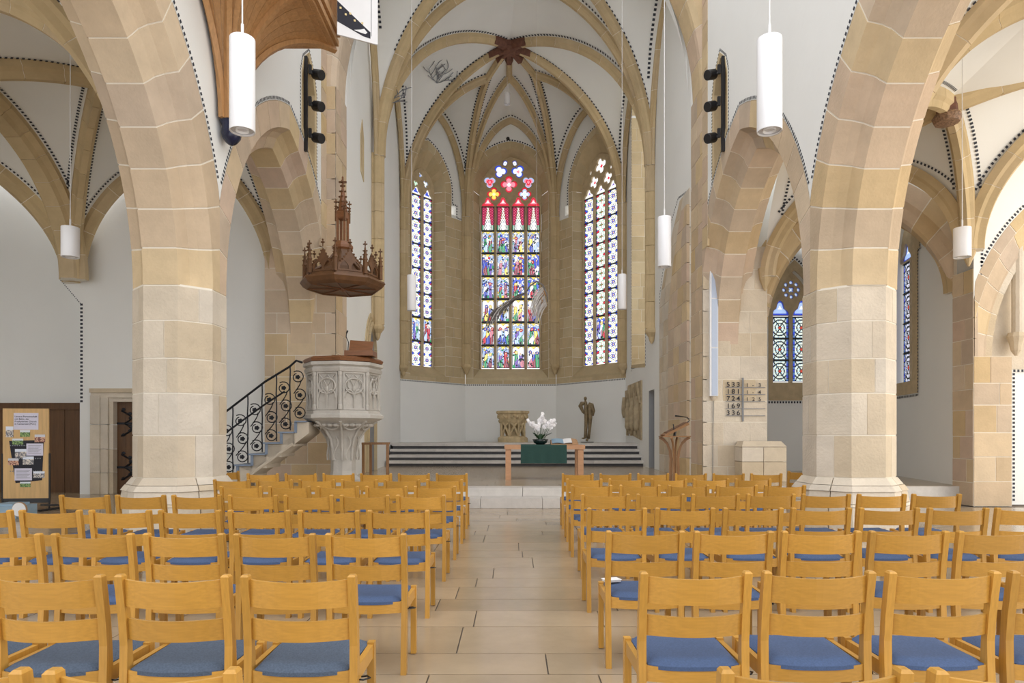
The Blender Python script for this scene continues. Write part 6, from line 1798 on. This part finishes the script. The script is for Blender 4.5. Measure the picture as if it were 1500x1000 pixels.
for i, b in enumerate(((.07, .20, .235, .32), (.38, .24, .60, .315), (.21, .335, .45, .40), (.70, .29, .93, .375), (.27, .45, .52, .545), (.12, .555, .35, .63), (.44, .535, .68, .625), (.67, .70, .92, .775), (.38, .815, .61, .875))): nphoto(*b, 20 + i)
for (a, b, c, d) in ((.52, .39, .885, .525), (.26, .665, .64, .80)):
    s_ = nquad('text_sheet', a, b, c, d, M['lilac_paper'], .003, .0065)
    for i in range(7): MB().hexa(*[[npt(a + .04, b + .022 + i * .014 + .004, n_), npt(c - .04 - .03 * (i % 3), b + .022 + i * .014 + .004, n_), npt(c - .04 - .03 * (i % 3), b + .022 + i * .014, n_), npt(a + .04, b + .022 + i * .014, n_)] for n_ in (.0066, .0072)]).build('text_line', M['grey_paint'], s_)
for fx in (-.01, 1.01):
    p0 = npt(fx, .5, -.015); MB().box((p0.x, p0.y, (z0n + z1n) / 2 - .45), (.03, .03, .9)).build('stand_post', M['black'], no)
    p1 = npt(fx, 1, -.015); MB().tube([(p1.x, p1.y, z0n + .1), (p1.x, p1.y, .03)], .016, 8).build('stand_leg', M['black'], no)
    MB().box((p1.x, p1.y - .0, .02), (.06, .55, .03)).build('stand_foot', M['black'], no)
    MB().box((p1.x + .04, p1.y - .02, .10), (.34, .06, .03)).build('stand_crossbar', M['black'], no)
nquad('lower_rail', 0, 1.0, 1, 1.05, M['black'], -.03, -.005)
# table drum with blue cover below the board
tb = thing('covered_trolley', 'low light blue covered trolley with a pale round disc, below the notice board', 'trolley', (PX(20, 11.2), 11.2, 0))
zc = PZ(748, 11.2)
MB().box((PX(8, 11.4), 11.55, zc - .05), (.50, .5, .22)).build('blue_cover', M['lightblue'], tb)
MB().box((PX(6, 11.4), 11.55, zc + .07), (.36, .4, .05)).build('folded_cover', M['lightblue'], tb)
cdk = P(28, 746, 11.15)
MB().tube([cdk + V((0, .03, 0)), cdk], .12, 24).build('round_disc', M['tan'], tb)
MB().tube([cdk + V((0, -.004, 0)), cdk + V((0, -.008, 0))], .112, 24).build('disc_face', M['paper'], tb)
for x in (-.2, .2):
    for y in (-.2, .2): MB().tube([(PX(8, 11.4) + x, 11.55 + y, zc - .14), (PX(8, 11.4) + x, 11.55 + y, 0)], .015, 6).build('leg', M['black'], tb)
